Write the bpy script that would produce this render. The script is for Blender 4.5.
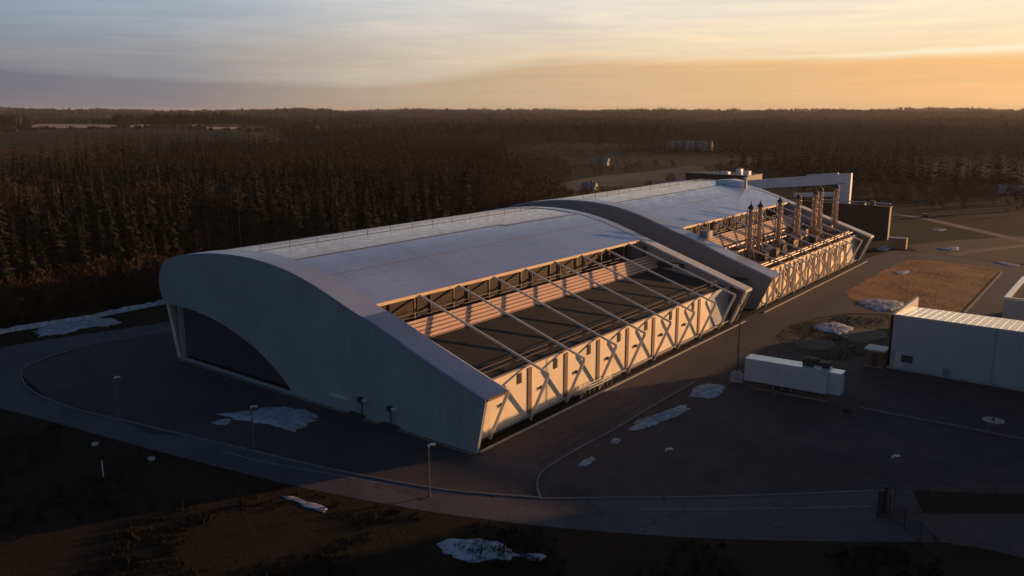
import bpy, bmesh, math, random
import numpy as np
from mathutils import Vector, Matrix
from mathutils.geometry import tessellate_polygon

for o in list(bpy.data.objects):
    bpy.data.objects.remove(o)
scene = bpy.context.scene
COL = scene.collection
R = math.radians
rng = random.Random(7)
nrng = np.random.default_rng(11)

# ------------------------------------------------------------------ camera
FPX, CX, CY = 834.0, 512.0, 288.0
PITCH, YAW = R(12.037), R(37.705)
CAM = Vector((-71.03, -60.18, 40.0))
fw = Vector((math.cos(YAW) * math.cos(PITCH), math.sin(YAW) * math.cos(PITCH), -math.sin(PITCH)))
rt = Vector((math.sin(YAW), -math.cos(YAW), 0))
up = rt.cross(fw)
cd = bpy.data.cameras.new('camera')
cam = bpy.data.objects.new('camera', cd)
COL.objects.link(cam)
M3 = Matrix((rt, up, -fw)).transposed()
cam.matrix_world = Matrix.Translation(CAM) @ M3.to_4x4()
cd.sensor_width = 36.0
cd.lens = FPX / 1024.0 * 36.0
cd.clip_start = 0.5
cd.clip_end = 30000
scene.camera = cam

# ------------------------------------------------------------------ light
SUN_AZ, SUN_EL = R(-28.5), R(6.2)          # azimuth counted from +X
sdir = Vector((math.cos(SUN_AZ) * math.cos(SUN_EL), math.sin(SUN_AZ) * math.cos(SUN_EL), math.sin(SUN_EL)))
sl = bpy.data.lights.new('sun', 'SUN')
sl.energy = 5.0
sl.angle = R(0.5)
sl.color = (1.0, 0.54, 0.24)
so = bpy.data.objects.new('sun', sl)
COL.objects.link(so)
so.rotation_euler = sdir.to_track_quat('Z', 'Y').to_euler()
so.location = (0, 0, 200)

world = bpy.data.worlds.new('World')
scene.world = world
world.use_nodes = True
wt = world.node_tree
wt.nodes.clear()


class NT:
    """tiny node-graph writer"""
    def __init__(self, tree):
        self.t = tree

    def n(self, typ, **kw):
        nd = self.t.nodes.new(typ)
        for k, v in kw.items():
            setattr(nd, k, v)
        return nd

    def link(self, a, b):
        self.t.links.new(a, b)

    def val(self, sock, v):
        if isinstance(v, (int, float)):
            sock.default_value = v
        elif isinstance(v, (tuple, list)):
            sock.default_value = v if len(v) == 4 or len(sock.default_value) == 3 else (*v, 1)
        else:
            self.link(v, sock)

    def math(self, op, a, b=0.0, c=None, clamp=False):
        nd = self.n('ShaderNodeMath', operation=op, use_clamp=clamp)
        self.val(nd.inputs[0], a)
        self.val(nd.inputs[1], b)
        if c is not None:
            self.val(nd.inputs[2], c)
        return nd.outputs[0]

    def mrange(self, v, a, b, c=0.0, d=1.0, smooth=False):
        nd = self.n('ShaderNodeMapRange')
        if smooth:
            nd.interpolation_type = 'SMOOTHSTEP'
        for i, x in enumerate((v, a, b, c, d)):
            self.val(nd.inputs[i], x)
        return nd.outputs[0]

    def ramp(self, v, stops):
        nd = self.n('ShaderNodeValToRGB')
        e = nd.color_ramp.elements
        while len(e) < len(stops):
            e.new(0.5)
        for el, (p, c) in zip(e, stops):
            el.position = p
            el.color = (*c, 1)
        self.val(nd.inputs[0], v)
        return nd.outputs[0]

    def mix(self, f, a, b, mode='MIX'):
        nd = self.n('ShaderNodeMix', data_type='RGBA', blend_type=mode)
        self.val(nd.inputs[0], f)
        self.val(nd.inputs[6], a)
        self.val(nd.inputs[7], b)
        return nd.outputs[2]

    def noise(self, vec, scale, detail=4.0, rough=0.55, dist=0.0):
        nd = self.n('ShaderNodeTexNoise')
        if vec is not None:
            self.link(vec, nd.inputs['Vector'])
        nd.inputs['Scale'].default_value = scale
        nd.inputs['Detail'].default_value = detail
        nd.inputs['Roughness'].default_value = rough
        nd.inputs['Distortion'].default_value = dist
        return nd.outputs[0]


SKY_STRENGTH = 0.085
W = NT(wt)
sky = W.n('ShaderNodeTexSky', sky_type='NISHITA')
sky.sun_disc = False
sky.sun_elevation = SUN_EL
sky.sun_rotation = math.pi / 2 - SUN_AZ
sky.air_density = 1.0
sky.dust_density = 0.6
sky.ozone_density = 3.0
bg1 = W.n('ShaderNodeBackground')
W.link(sky.outputs[0], bg1.inputs[0])
bg1.inputs[1].default_value = SKY_STRENGTH
tc = W.n('ShaderNodeTexCoord')
sep = W.n('ShaderNodeSeparateXYZ')
W.link(tc.outputs['Generated'], sep.inputs[0])
dx, dy, dz = sep.outputs
hl = W.math('MAXIMUM', W.math('SQRT', W.math('ADD', W.math('MULTIPLY', dx, dx), W.math('MULTIPLY', dy, dy))), 0.02)
sd = W.math('DIVIDE', W.math('ADD', W.math('MULTIPLY', dx, math.cos(SUN_AZ)), W.math('MULTIPLY', dy, math.sin(SUN_AZ))), hl)
sd01 = W.mrange(sd, -1, 1)                   # 1 = towards the sun
comb = W.n('ShaderNodeCombineXYZ')
W.link(W.math('MULTIPLY', dx, 2.2), comb.inputs[0])
W.link(W.math('MULTIPLY', dy, 2.2), comb.inputs[1])
W.link(W.math('MULTIPLY', dz, 26.0), comb.inputs[2])
n1 = W.noise(comb.outputs[0], 1.0, 5, 0.55, 0.6)
comb2 = W.n('ShaderNodeCombineXYZ')
W.link(W.math('MULTIPLY', dx, 5.0), comb2.inputs[0])
W.link(W.math('MULTIPLY', dy, 5.0), comb2.inputs[1])
W.link(W.math('MULTIPLY', dz, 95.0), comb2.inputs[2])
n2 = W.noise(comb2.outputs[0], 1.0, 6, 0.6, 0.8)
low = W.ramp(sd01, [(0.0, (.07, .075, .11)), (0.38, (.130, .140, .182)), (0.52, (.205, .20, .225)), (0.64, (.46, .36, .26)), (0.76, (.66, .45, .26)), (0.88, (.86, .50, .22)), (1.0, (1.1, .6, .22))])
upp = W.ramp(sd01, [(0.0, (.10, .13, .20)), (0.38, (.19, .28, .40)), (0.52, (.35, .41, .49)), (0.66, (.68, .67, .64)), (0.86, (.90, .79, .62)), (1.0, (1.1, .9, .62))])
# top of the low cloud bank falls towards the sun side, then rises again
edge = W.math('ADD', W.ramp(sd01, [(0.0, (.055,) * 3), (0.38, (.053,) * 3), (0.52, (.038,) * 3), (0.62, (.030,) * 3), (0.72, (.058,) * 3), (0.9, (.056,) * 3)]), W.math('MULTIPLY', W.math('SUBTRACT', n1, 0.5), 0.045))
inbank = W.mrange(W.math('ADD', W.math('SUBTRACT', edge, dz), W.math('MULTIPLY', W.math('SUBTRACT', n2, 0.5), 0.020)), -0.007, 0.010, smooth=True)
cream = W.ramp(sd01, [(0.0, (.10, .10, .14)), (0.38, (.20, .215, .245)), (0.52, (.30, .30, .315)), (0.66, (.66, .55, .41)), (0.80, (.90, .69, .43)), (1.0, (1.1, .8, .45))])
hi = W.mix(W.mrange(dz, 0.045, 0.125, smooth=True), cream, upp)
hi = W.mix(W.mrange(n2, 0.46, 0.68, 0, 0.45), hi, W.mix(1.0, hi, (1.26, 1.18, 1.10), 'MULTIPLY'))
hi = W.mix(W.mrange(n1, 0.52, 0.30, 0, 0.9), hi, W.mix(1.0, hi, (.88, .89, .92), 'MULTIPLY'))
lowv = W.mix(W.mrange(n2, 0.38, 0.62, 0, 0.5), low, W.mix(1.0, low, (1.16, 1.12, 1.06), 'MULTIPLY'))
streak = W.math('MULTIPLY', W.mrange(W.math('ABSOLUTE', W.math('SUBTRACT', dz, W.math('ADD', 0.060, W.math('MULTIPLY', W.math('SUBTRACT', n1, 0.5), 0.05)))), 0.0, 0.007, 1.0, 0.0, smooth=True), W.mrange(sd01, 0.80, 0.90, smooth=True))
deck = W.mix(W.math('MULTIPLY', streak, 0.55), W.mix(inbank, hi, lowv), (1.0, .93, .72))
bg2 = W.n('ShaderNodeBackground')
W.link(deck, bg2.inputs[0])
bg2.inputs[1].default_value = 0.88
mixs = W.n('ShaderNodeMixShader')
W.link(W.mrange(dz, 0.10, 0.42, 1.0, 0.0, smooth=True), mixs.inputs[0])
W.link(bg1.outputs[0], mixs.inputs[1])
W.link(bg2.outputs[0], mixs.inputs[2])
wo = W.n('ShaderNodeOutputWorld')
W.link(mixs.outputs[0], wo.inputs[0])

scene.view_settings.view_transform = 'Standard'
scene.view_settings.look = 'None'
scene.view_settings.exposure = 0.22
scene.view_settings.gamma = 1.0
scene.view_settings.use_curve_mapping = False
scene.render.engine = 'CYCLES'
scene.cycles.max_bounces = 5
scene.cycles.diffuse_bounces = 3
scene.cycles.glossy_bounces = 3


# ------------------------------------------------------------------ helpers
def at(u, v, z=0.0):
    """point where the photograph's pixel meets the height z"""
    d = fw * FPX + rt * (u - CX) - up * (v - CY)
    return CAM + d * ((z - CAM.z) / d.z)


def at_x(u, v, x):
    d = fw * FPX + rt * (u - CX) - up * (v - CY)
    return CAM + d * ((x - CAM.x) / d.x)


def mat(name, color, rough=0.7, metal=0.0, var=0.25, scale=1.0, bump=0.0, bscale=None, color2=None, island=0.0,
        stretch=None, spec=0.5, seam=None, seam_d=0.4, streak=0.0, seam2=None, stain=0.0, cracks=0.0):
    m = bpy.data.materials.new(name)
    m.use_nodes = True
    t = NT(m.node_tree)
    b = m.node_tree.nodes['Principled BSDF']
    b.inputs['Roughness'].default_value = rough
    b.inputs['Metallic'].default_value = metal
    b.inputs['Specular IOR Level'].default_value = spec
    tcn = t.n('ShaderNodeTexCoord')
    geo = t.n('ShaderNodeNewGeometry')
    vec = geo.outputs['Position']
    if stretch:
        mp = t.n('ShaderNodeMapping')
        t.link(vec, mp.inputs[0])
        mp.inputs['Scale'].default_value = stretch
        vec = mp.outputs[0]
    nz = t.noise(vec, scale, 6, 0.6)
    c2 = color2 if color2 else tuple(c * (1 - var) for c in color)
    c1 = color if color2 else tuple(min(1, c * (1 + var * .6)) for c in color)
    col = t.mix(t.mrange(nz, 0.32, 0.68), c2, c1)
    nz2 = t.noise(vec, scale * 9.3, 4, 0.6)
    col = t.mix(t.mrange(nz2, 0.3, 0.7, 0.0, min(0.6, var * 1.2)), col, t.mix(1.0, col, (.72, .72, .72), 'MULTIPLY'))
    if streak:
        mp2 = t.n('ShaderNodeMapping')
        t.link(geo.outputs['Position'], mp2.inputs[0])
        mp2.inputs['Scale'].default_value = (1.3, 1.3, 0.06)
        nz3 = t.noise(mp2.outputs[0], 1.6, 5, 0.65)
        col = t.mix(t.mrange(nz3, 0.5, 0.75, 0.0, streak), col, t.mix(1.0, col, (.62, .60, .58), 'MULTIPLY'))
    if stain:                                  # dried puddle marks and dirt
        nz4 = t.noise(geo.outputs['Position'], .23, 7, .62, 1.2)
        col = t.mix(t.mrange(nz4, .50, .60, 0, stain), col, t.mix(1.0, col, (.66, .64, .62), 'MULTIPLY'))
        nz5 = t.noise(geo.outputs['Position'], .9, 6, .7, .5)
        col = t.mix(t.mrange(nz5, .56, .66, 0, stain * .8), col, t.mix(1.0, col, (1.28, 1.25, 1.2), 'MULTIPLY'))
    if cracks:
        vo = t.n('ShaderNodeTexVoronoi', feature='DISTANCE_TO_EDGE')
        vo.inputs['Scale'].default_value = .16
        wob = t.n('ShaderNodeVectorMath', operation='ADD')
        t.link(geo.outputs['Position'], wob.inputs[0])
        nt_ = t.n('ShaderNodeTexNoise')
        t.link(geo.outputs['Position'], nt_.inputs['Vector'])
        nt_.inputs['Scale'].default_value = .5
        sc_ = t.n('ShaderNodeVectorMath', operation='SCALE')
        t.link(nt_.outputs['Color'], sc_.inputs[0])
        sc_.inputs['Scale'].default_value = 2.5
        t.link(sc_.outputs[0], wob.inputs[1])
        t.link(wob.outputs[0], vo.inputs['Vector'])
        ck = t.mrange(vo.outputs['Distance'], 0.0, 0.018, cracks, 0.0)
        col = t.mix(ck, col, t.mix(1.0, col, (.35, .35, .36), 'MULTIPLY'))
        nz6 = t.noise(geo.outputs['Position'], .028, 7, .66, 2.0)
        col = t.mix(t.mrange(nz6, .50, .56, 0, .55), col, t.mix(1.0, col, (.62, .62, .64), 'MULTIPLY'))
        col = t.mix(t.mrange(nz6, .45, .38, 0, .6), col, t.mix(1.0, col, (1.5, 1.36, 1.26), 'MULTIPLY'))
    if island:
        col = t.mix(t.mrange(geo.outputs['Random Per Island'], 0, 1, 0, island), col, t.mix(1.0, col, (.35, .36, .35), 'MULTIPLY'))
    h = None
    if seam:                                   # regular sheet joints across one axis
        sp = t.n('ShaderNodeSeparateXYZ')
        t.link(geo.outputs['Position'], sp.inputs[0])
        fr = t.math('FRACT', t.math('DIVIDE', sp.outputs[seam[0]], seam[1]))
        ln = t.mrange(t.math('ABSOLUTE', t.math('SUBTRACT', fr, 0.5)), 0.5 - seam[2] / seam[1], 0.5)
        col = t.mix(t.math('MULTIPLY', ln, seam_d), col, t.mix(1.0, col, (.45, .45, .45), 'MULTIPLY'))
        rn = t.n('ShaderNodeTexWhiteNoise', noise_dimensions='1D')
        t.link(t.math('FLOOR', t.math('DIVIDE', sp.outputs[seam[0]], seam[1])), rn.inputs['W'])
        col = t.mix(t.math('MULTIPLY', rn.outputs[0], 0.16), col, t.mix(1.0, col, (.6, .6, .6), 'MULTIPLY'))
    if seam2:
        sp2 = t.n('ShaderNodeSeparateXYZ')
        t.link(geo.outputs['Position'], sp2.inputs[0])
        fr2 = t.math('FRACT', t.math('DIVIDE', sp2.outputs[seam2[0]], seam2[1]))
        ln2 = t.mrange(t.math('ABSOLUTE', t.math('SUBTRACT', fr2, 0.5)), 0.5 - seam2[2] / seam2[1], 0.5)
        col = t.mix(t.math('MULTIPLY', ln2, seam_d), col, t.mix(1.0, col, (.45, .45, .45), 'MULTIPLY'))
    t.link(col, b.inputs['Base Color'])
    rr = t.mrange(nz2, 0.3, 0.7, max(0.02, rough - 0.09), min(1, rough + 0.09))
    t.link(rr, b.inputs['Roughness'])
    if bump:
        bp = t.n('ShaderNodeBump')
        bp.inputs['Strength'].default_value = min(1, bump)
        bp.inputs['Distance'].default_value = 0.05 if bump < 1 else 0.05 * bump
        nb = t.noise(vec, bscale or scale * 6, 5, 0.65)
        t.link(nb, bp.inputs['Height'])
        t.link(bp.outputs[0], b.inputs['Normal'])
    return m


class MB:
    def __init__(self):
        self.v = []
        self.f = []

    def add(self, vs, fs):
        k = len(self.v)
        self.v += [tuple(p) for p in vs]
        self.f += [tuple(i + k for i in f) for f in fs]
        return self

    def box(self, x0, x1, y0, y1, z0, z1):
        return self.add([(x0, y0, z0), (x1, y0, z0), (x1, y1, z0), (x0, y1, z0), (x0, y0, z1), (x1, y0, z1), (x1, y1, z1), (x0, y1, z1)],
                        [(0, 3, 2, 1), (4, 5, 6, 7), (0, 1, 5, 4), (1, 2, 6, 5), (2, 3, 7, 6), (3, 0, 4, 7)])

    def cbox(self, c, s, rz=0.0):
        x, y, z = c
        a, b, h = s[0] / 2, s[1] / 2, s[2] / 2
        cs, sn = math.cos(rz), math.sin(rz)
        vs = []
        for dz_ in (-h, h):
            for px, py in ((-a, -b), (a, -b), (a, b), (-a, b)):
                vs.append((x + px * cs - py * sn, y + px * sn + py * cs, z + dz_))
        return self.add(vs, [(0, 3, 2, 1), (4, 5, 6, 7), (0, 1, 5, 4), (1, 2, 6, 5), (2, 3, 7, 6), (3, 0, 4, 7)])

    def tube(self, p, q, r, n=8, r2=None, cap=True):
        p, q = Vector(p), Vector(q)
        r2 = r if r2 is None else r2
        d = (q - p).normalized()
        a = d.orthogonal().normalized()
        b = d.cross(a)
        vs = []
        for c, rr in ((p, r), (q, r2)):
            for i in range(n):
                t = 2 * math.pi * i / n
                vs.append(c + (a * math.cos(t) + b * math.sin(t)) * rr)
        fs = [(i, (i + 1) % n, n + (i + 1) % n, n + i) for i in range(n)]
        if cap:
            fs += [tuple(range(n))[::-1], tuple(range(n, 2 * n))]
        return self.add(vs, fs)

    def beam(self, p, q, w, h):
        """rectangular bar, w sideways and h in the upright plane"""
        p, q = Vector(p), Vector(q)
        d = (q - p).normalized()
        s = d.cross(Vector((0, 0, 1)))
        if s.length < 1e-3:
            s = Vector((1, 0, 0))
        s.normalize()
        t = s.cross(d)
        vs = []
        for c in (p, q):
            for a, b in ((-1, -1), (1, -1), (1, 1), (-1, 1)):
                vs.append(c + s * (a * w / 2) + t * (b * h / 2))
        return self.add(vs, [(3, 2, 1, 0), (4, 5, 6, 7), (0, 1, 5, 4), (1, 2, 6, 5), (2, 3, 7, 6), (3, 0, 4, 7)])

    def prism_x(self, poly, x0, x1):
        """polygon in (y, z) pushed along x"""
        n = len(poly)
        tris = tessellate_polygon([[Vector((y, z, 0)) for y, z in poly]])
        vs = [(x0, y, z) for y, z in poly] + [(x1, y, z) for y, z in poly]
        fs = [tuple(t) for t in tris] + [tuple(i + n for i in t)[::-1] for t in tris]
        fs += [(i, (i + 1) % n, n + (i + 1) % n, n + i) for i in range(n)]
        return self.add(vs, fs)

    def sheet(self, line, x0, x1, thick):
        """curved shell: an open (y, z) line given a thickness, pushed along x"""
        pts = [Vector((0, y, z)) for y, z in line]
        low_ = []
        for i, p in enumerate(pts):
            d = pts[min(i + 1, len(pts) - 1)] - pts[max(i - 1, 0)]
            nrm = Vector((0, -d.z, d.y)).normalized()
            low_.append(p - nrm * thick if nrm.z >= 0 or abs(nrm.z) < .9 else p + nrm * thick)
        n = len(pts)
        vs = []
        for x in (x0, x1):
            vs += [(x, p.y, p.z) for p in pts] + [(x, p.y, p.z) for p in low_]
        fs = []
        for i in range(n - 1):
            fs += [(i, i + 1, 2 * n + i + 1, 2 * n + i), (n + i, 3 * n + i, 3 * n + i + 1, n + i + 1)]
            fs += [(i, n + i, n + i + 1, i + 1), (2 * n + i, 2 * n + i + 1, 3 * n + i + 1, 3 * n + i)]
        fs += [(0, 2 * n, 3 * n, n), (n - 1, 2 * n - 1, 4 * n - 1, 3 * n - 1)]
        return self.add(vs, fs)

    def build(self, name, m, parent=None, smooth=False, loc=None, local=False):
        me = bpy.data.meshes.new(name)
        off = Vector((0, 0, 0))
        if parent is not None and not local:
            p = parent
            while p is not None:
                off = off + p.location
                p = p.parent
        elif loc is not None:
            off = Vector(loc)
        me.from_pydata([(x - off.x, y - off.y, z - off.z) for x, y, z in self.v] if off.length else self.v, [], self.f)
        bm = bmesh.new()
        bm.from_mesh(me)
        bmesh.ops.recalc_face_normals(bm, faces=bm.faces)
        bm.to_mesh(me)
        bm.free()
        me.materials.append(m)
        if smooth:
            me.polygons.foreach_set('use_smooth', [True] * len(me.polygons))
        o = bpy.data.objects.new(name, me)
        COL.objects.link(o)
        if parent is not None:
            o.parent = parent
        elif loc is not None:
            o.location = loc
        return o


def tag(o, label=None, cat=None, group=None, kind=None):
    if label:
        o['label'] = label
    if cat:
        o['category'] = cat
    if group:
        o['group'] = group
    if kind:
        o['kind'] = kind
    return o


def empty(name, loc, rz=0.0):
    o = bpy.data.objects.new(name, None)
    COL.objects.link(o)
    o.location = loc
    o.rotation_euler = (0, 0, rz)
    o.empty_display_size = 0.5
    return o


def numpy_mesh(name, verts, tris, m):
    me = bpy.data.meshes.new(name)
    nv, nt = len(verts), len(tris)
    me.vertices.add(nv)
    me.vertices.foreach_set('co', np.asarray(verts, dtype=np.float32).ravel())
    me.loops.add(nt * 3)
    me.loops.foreach_set('vertex_index', np.asarray(tris, dtype=np.int32).ravel())
    me.polygons.add(nt)
    me.polygons.foreach_set('loop_start', np.arange(0, nt * 3, 3, dtype=np.int32))
    me.polygons.foreach_set('loop_total', np.full(nt, 3, dtype=np.int32))
    me.update(calc_edges=True)
    me.materials.append(m)
    return me


# ------------------------------------------------------------------ materials
M = {}
M['clad'] = mat('grey_cladding', (.31, .33, .355), .5, 0.0, .10, .12, seam=(1, 1.2, .04), seam_d=.5, streak=.28, seam2=(2, 3.1, .04))
M['clad2'] = mat('warm_grey_cladding', (.27, .255, .26), .6, 0.0, .10, .12, seam=(1, 1.2, .04), seam_d=.45, streak=.25, seam2=(2, 3.1, .04))
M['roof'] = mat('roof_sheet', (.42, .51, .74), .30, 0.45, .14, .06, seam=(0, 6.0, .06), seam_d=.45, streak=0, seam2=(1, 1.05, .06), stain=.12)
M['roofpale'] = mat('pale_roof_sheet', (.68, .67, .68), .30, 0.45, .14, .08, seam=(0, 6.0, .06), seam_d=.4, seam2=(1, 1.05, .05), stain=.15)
M['strip'] = mat('ribbed_steel', (.40, .45, .58), .36, 0.4, .08, .2)
M['seamdark'] = mat('dark_gutter', (.06, .06, .08), .7, 0, .2, 1)
M['glazing'] = mat('dark_glazing', (.034, .040, .062), .5, 0, .15, .08, seam=(1, 2.4, .05), seam_d=.5)
M['white'] = mat('white_steel', (.58, .57, .56), .5, 0, .12, .8)
M['beam'] = mat('painted_beam', (.64, .61, .58), .5, 0, .12, .8)
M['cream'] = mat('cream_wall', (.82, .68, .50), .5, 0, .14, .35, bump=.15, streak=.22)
M['brown'] = mat('brown_cladding', (.15, .085, .06), .65, 0, .25, .8)
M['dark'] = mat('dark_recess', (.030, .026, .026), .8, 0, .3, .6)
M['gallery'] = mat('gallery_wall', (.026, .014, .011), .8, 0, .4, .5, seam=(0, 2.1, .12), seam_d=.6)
M['deck'] = mat('bitumen_deck', (.012, .011, .014), .85, 0, .35, .14, color2=(.022, .017, .017), bump=.3, stain=.6)
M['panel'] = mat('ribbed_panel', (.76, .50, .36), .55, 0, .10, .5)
M['plinth'] = mat('concrete', (.36, .35, .34), .85, 0, .25, .7, bump=.3)
M['pit'] = mat('dark_plinth', (.035, .03, .03), .9, 0, .3, .7)
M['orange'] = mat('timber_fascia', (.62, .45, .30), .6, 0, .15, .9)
M['stack'] = mat('weathered_steel', (.50, .35, .27), .55, .2, .35, 1.2)
M['cowl'] = mat('dark_cowl', (.05, .04, .045), .6, .2, .3, 2)
M['galv'] = mat('galvanised', (.11, .11, .115), .5, .4, .15, 2)
M['pipe'] = mat('red_brown_pipe', (.26, .09, .055), .5, 0, .3, 1)
M['lampglass'] = mat('pale_lamp_housing', (.52, .53, .55), .45, 0, .05, 2)
M['asphalt'] = mat('asphalt', (.058, .049, .058), .88, 0, .28, .09, color2=(.041, .036, .045), cracks=.8, bump=.35, bscale=9)
M['ring'] = mat('ring_asphalt', (.092, .079, .088), .88, 0, .26, .08, color2=(.066, .058, .068), cracks=.8, bump=.35, bscale=9)
M['yard'] = mat('yard_gravel', (.060, .045, .045), .95, 0, .55, .045, color2=(.030, .026, .030), cracks=.01, bump=.8, bscale=5)
M['apron'] = mat('apron_asphalt', (.036, .032, .036), .9, 0, .35, .07, color2=(.050, .043, .046), cracks=.8, bump=.4, bscale=8)
M['gateroad'] = mat('gate_road_gravel', (.090, .062, .058), .92, 0, .3, .12, bump=.5, bscale=6)
M['kerb'] = mat('kerb_stone', (.19, .17, .165), .85, 0, .3, 1.5)
M['paint'] = mat('road_paint', (.26, .24, .235), .8, 0, .45, 1.4)
M['field'] = mat('dry_grass', (.46, .20, .045), .95, 0, .5, .12, color2=(.20, .085, .028), bump=1, bscale=3)
M['island'] = mat('rough_grass', (.017, .017, .008), .95, 0, .5, .2, color2=(.042, .028, .018), bump=1, bscale=3)
M['gravelpad'] = mat('gravel_pad', (.11, .085, .075), .95, 0, .3, .4, bump=.6)
M['dirt'] = mat('dirt_track', (.15, .105, .085), .95, 0, .35, .08, bump=.5)
M['plough'] = mat('bare_field', (.065, .042, .031), .95, 0, .35, .015, color2=(.042, .029, .023))
M['palefield'] = mat('stubble_field', (.42, .27, .20), .95, 0, .3, .01)
M['snow'] = mat('old_snow', (.52, .54, .62), .75, 0, .40, 1.1, color2=(.20, .19, .20), bump=1, bscale=2.5)
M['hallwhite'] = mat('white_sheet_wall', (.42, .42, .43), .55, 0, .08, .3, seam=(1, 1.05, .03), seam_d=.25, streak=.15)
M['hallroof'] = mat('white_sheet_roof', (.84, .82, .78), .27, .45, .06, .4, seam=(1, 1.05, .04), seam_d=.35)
M['trailer'] = mat('trailer_panel', (.46, .47, .50), .45, 0, .10, .6, streak=.2, seam=(1, 1.25, .02), seam_d=.3)
M['tyre'] = mat('tyre_rubber', (.02, .02, .02), .9, 0, .2, 3)
M['blackbox'] = mat('black_equipment', (.018, .017, .02), .6, 0, .3, 2)
M['brickbox'] = mat('tan_boards', (.33, .20, .11), .8, 0, .2, 1, seam=(2, .3, .03), seam_d=.5)
M['darkclad'] = mat('dark_brown_cladding', (.028, .018, .017), .6, 0, .25, .2, seam=(1, 1.5, .04), seam_d=.5)
M['portal'] = mat('white_portal_cladding', (.80, .79, .82), .55, 0, .10, .2, seam=(1, 3.0, .04), seam_d=.3)
M['needle'] = mat('spruce_needles', (.024, .028, .011), .9, 0, .3, .035, color2=(.012, .015, .008), island=.6, spec=.2)
M['bark'] = mat('spruce_bark', (.075, .052, .038), .9, 0, .3, 2)
M['birchbark'] = mat('birch_bark', (.27, .21, .17), .8, 0, .35, 1.2)
M['twig'] = mat('bare_twigs', (.068, .042, .027), .9, 0, .3, .03, color2=(.046, .031, .021), island=.6, spec=.2)
M['redtwig'] = mat('red_brush_twigs', (.078, .038, .020), .9, 0, .35, .05, color2=(.050, .030, .017), island=.6, spec=.2)
M['wildbrush'] = mat('clearing_brush_twigs', (.150, .068, .038), .9, 0, .35, .02, color2=(.095, .055, .036), island=.5, spec=.2)
M['farneedle'] = mat('far_forest_green', (.018, .020, .011), .9, 0, .35, .005, color2=(.032, .028, .017), island=.5, spec=.1)
M['fartwig'] = mat('far_forest_brown', (.105, .066, .046), .9, 0, .35, .006, color2=(.060, .042, .030), island=.5, spec=.1)
M['tuft'] = mat('grass_blades', (.026, .021, .011), .95, 0, .4, .15, color2=(.014, .013, .007), island=.6, spec=.1)
M['housered'] = mat('red_house_boards', (.22, .06, .045), .8, 0, .2, 1)
M['housewhite'] = mat('white_house_boards', (.34, .32, .31), .7, 0, .15, .6)
M['houseroof'] = mat('dark_house_roof', (.055, .05, .05), .7, 0, .2, .8)
M['carpaint'] = mat('dark_car_paint', (.03, .018, .018), .3, 0, .15, 2)


def ground_material():
    m = bpy.data.materials.new('ground_turf')
    m.use_nodes = True
    t = NT(m.node_tree)
    b = m.node_tree.nodes['Principled BSDF']
    b.inputs['Roughness'].default_value = .95
    b.inputs['Specular IOR Level'].default_value = .15
    g = t.n('ShaderNodeNewGeometry')
    p = g.outputs['Position']
    a = t.noise(p, .035, 6, .6, .4)
    c = t.noise(p, .4, 5, .65)
    d = t.noise(p, 3.0, 4, .7)
    col = t.ramp(a, [(.30, (.008, .008, .005)), (.46, (.012, .0105, .0065)), (.58, (.018, .0135, .009)), (.72, (.036, .023, .016))])
    col = t.mix(t.mrange(c, .35, .7, 0, .75), col, t.mix(1.0, col, (.50, .52, .48), 'MULTIPLY'))
    col = t.mix(t.mrange(d, .4, .7, 0, .5), col, t.mix(1.0, col, (1.6, 1.45, 1.3), 'MULTIPLY'))
    t.link(col, b.inputs['Base Color'])
    bp = t.n('ShaderNodeBump')
    bp.inputs['Strength'].default_value = 1
    bp.inputs['Distance'].default_value = .35
    t.link(t.noise(p, 1.3, 6, .7), bp.inputs['Height'])
    t.link(bp.outputs[0], b.inputs['Normal'])
    return m


M['ground'] = ground_material()


# ------------------------------------------------------------------ terrain
def hnoise(x, y):
    return (math.sin(x * .0021 + 1.3) * math.cos(y * .0017 + .4) + .6 * math.sin(x * .0047 - y * .0036 + 2.1)
            + .35 * math.sin(x * .0093 + y * .0081))


def sstep(a, b, v):
    t = min(1.0, max(0.0, (v - a) / (b - a)))
    return t * t * (3 - 2 * t)


def rise(x, y):
    """broad low rise that carries the pale fields at far left"""
    r = math.hypot(x - CAM.x, y - CAM.y)
    a = math.degrees(math.atan2(y - CAM.y, x - CAM.x) - YAW)     # to the left is positive
    return 15.0 * sstep(840, 1090, r) * (1 - sstep(1550, 2000, r)) * sstep(13.5, 18, a)


def terrain(x, y):
    return terrain0(x, y) + rise(x, y)


def terrain0(x, y):
    r = math.hypot(x - CAM.x, y - CAM.y)
    if r < 600:
        return 0.0
    k = min(1.0, (r - 600) / 2600.0)
    far = min(1.0, max(0.0, (r - 2200) / 2600.0))
    return k * k * (4 + 6.0 * hnoise(x * 1.5, y * 1.5)) + far * (12 + 7 * hnoise(x * 1.9 + 900, y * 1.9))


def make_ground():
    radii = [0.0]
    r = 12.0
    while r < 12000:
        radii.append(r)
        r *= 1.055
    n = 240
    vs = [(CAM.x, CAM.y, 0)]
    fs = []
    for k, r in enumerate(radii[1:]):
        for i in range(n):
            a = 2 * math.pi * i / n
            x, y = CAM.x + r * math.cos(a), CAM.y + r * math.sin(a)
            vs.append((x, y, terrain(x, y)))
    for i in range(n):
        fs.append((0, 1 + i, 1 + (i + 1) % n))
    for k in range(len(radii) - 2):
        a, b = 1 + k * n, 1 + (k + 1) * n
        for i in range(n):
            j = (i + 1) % n
            fs.append((a + i, b + i, b + j, a + j))
    mb = MB()
    mb.add(vs, fs)
    o = mb.build('ground', M['ground'], smooth=True)
    tag(o, kind='structure')


make_ground()


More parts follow.
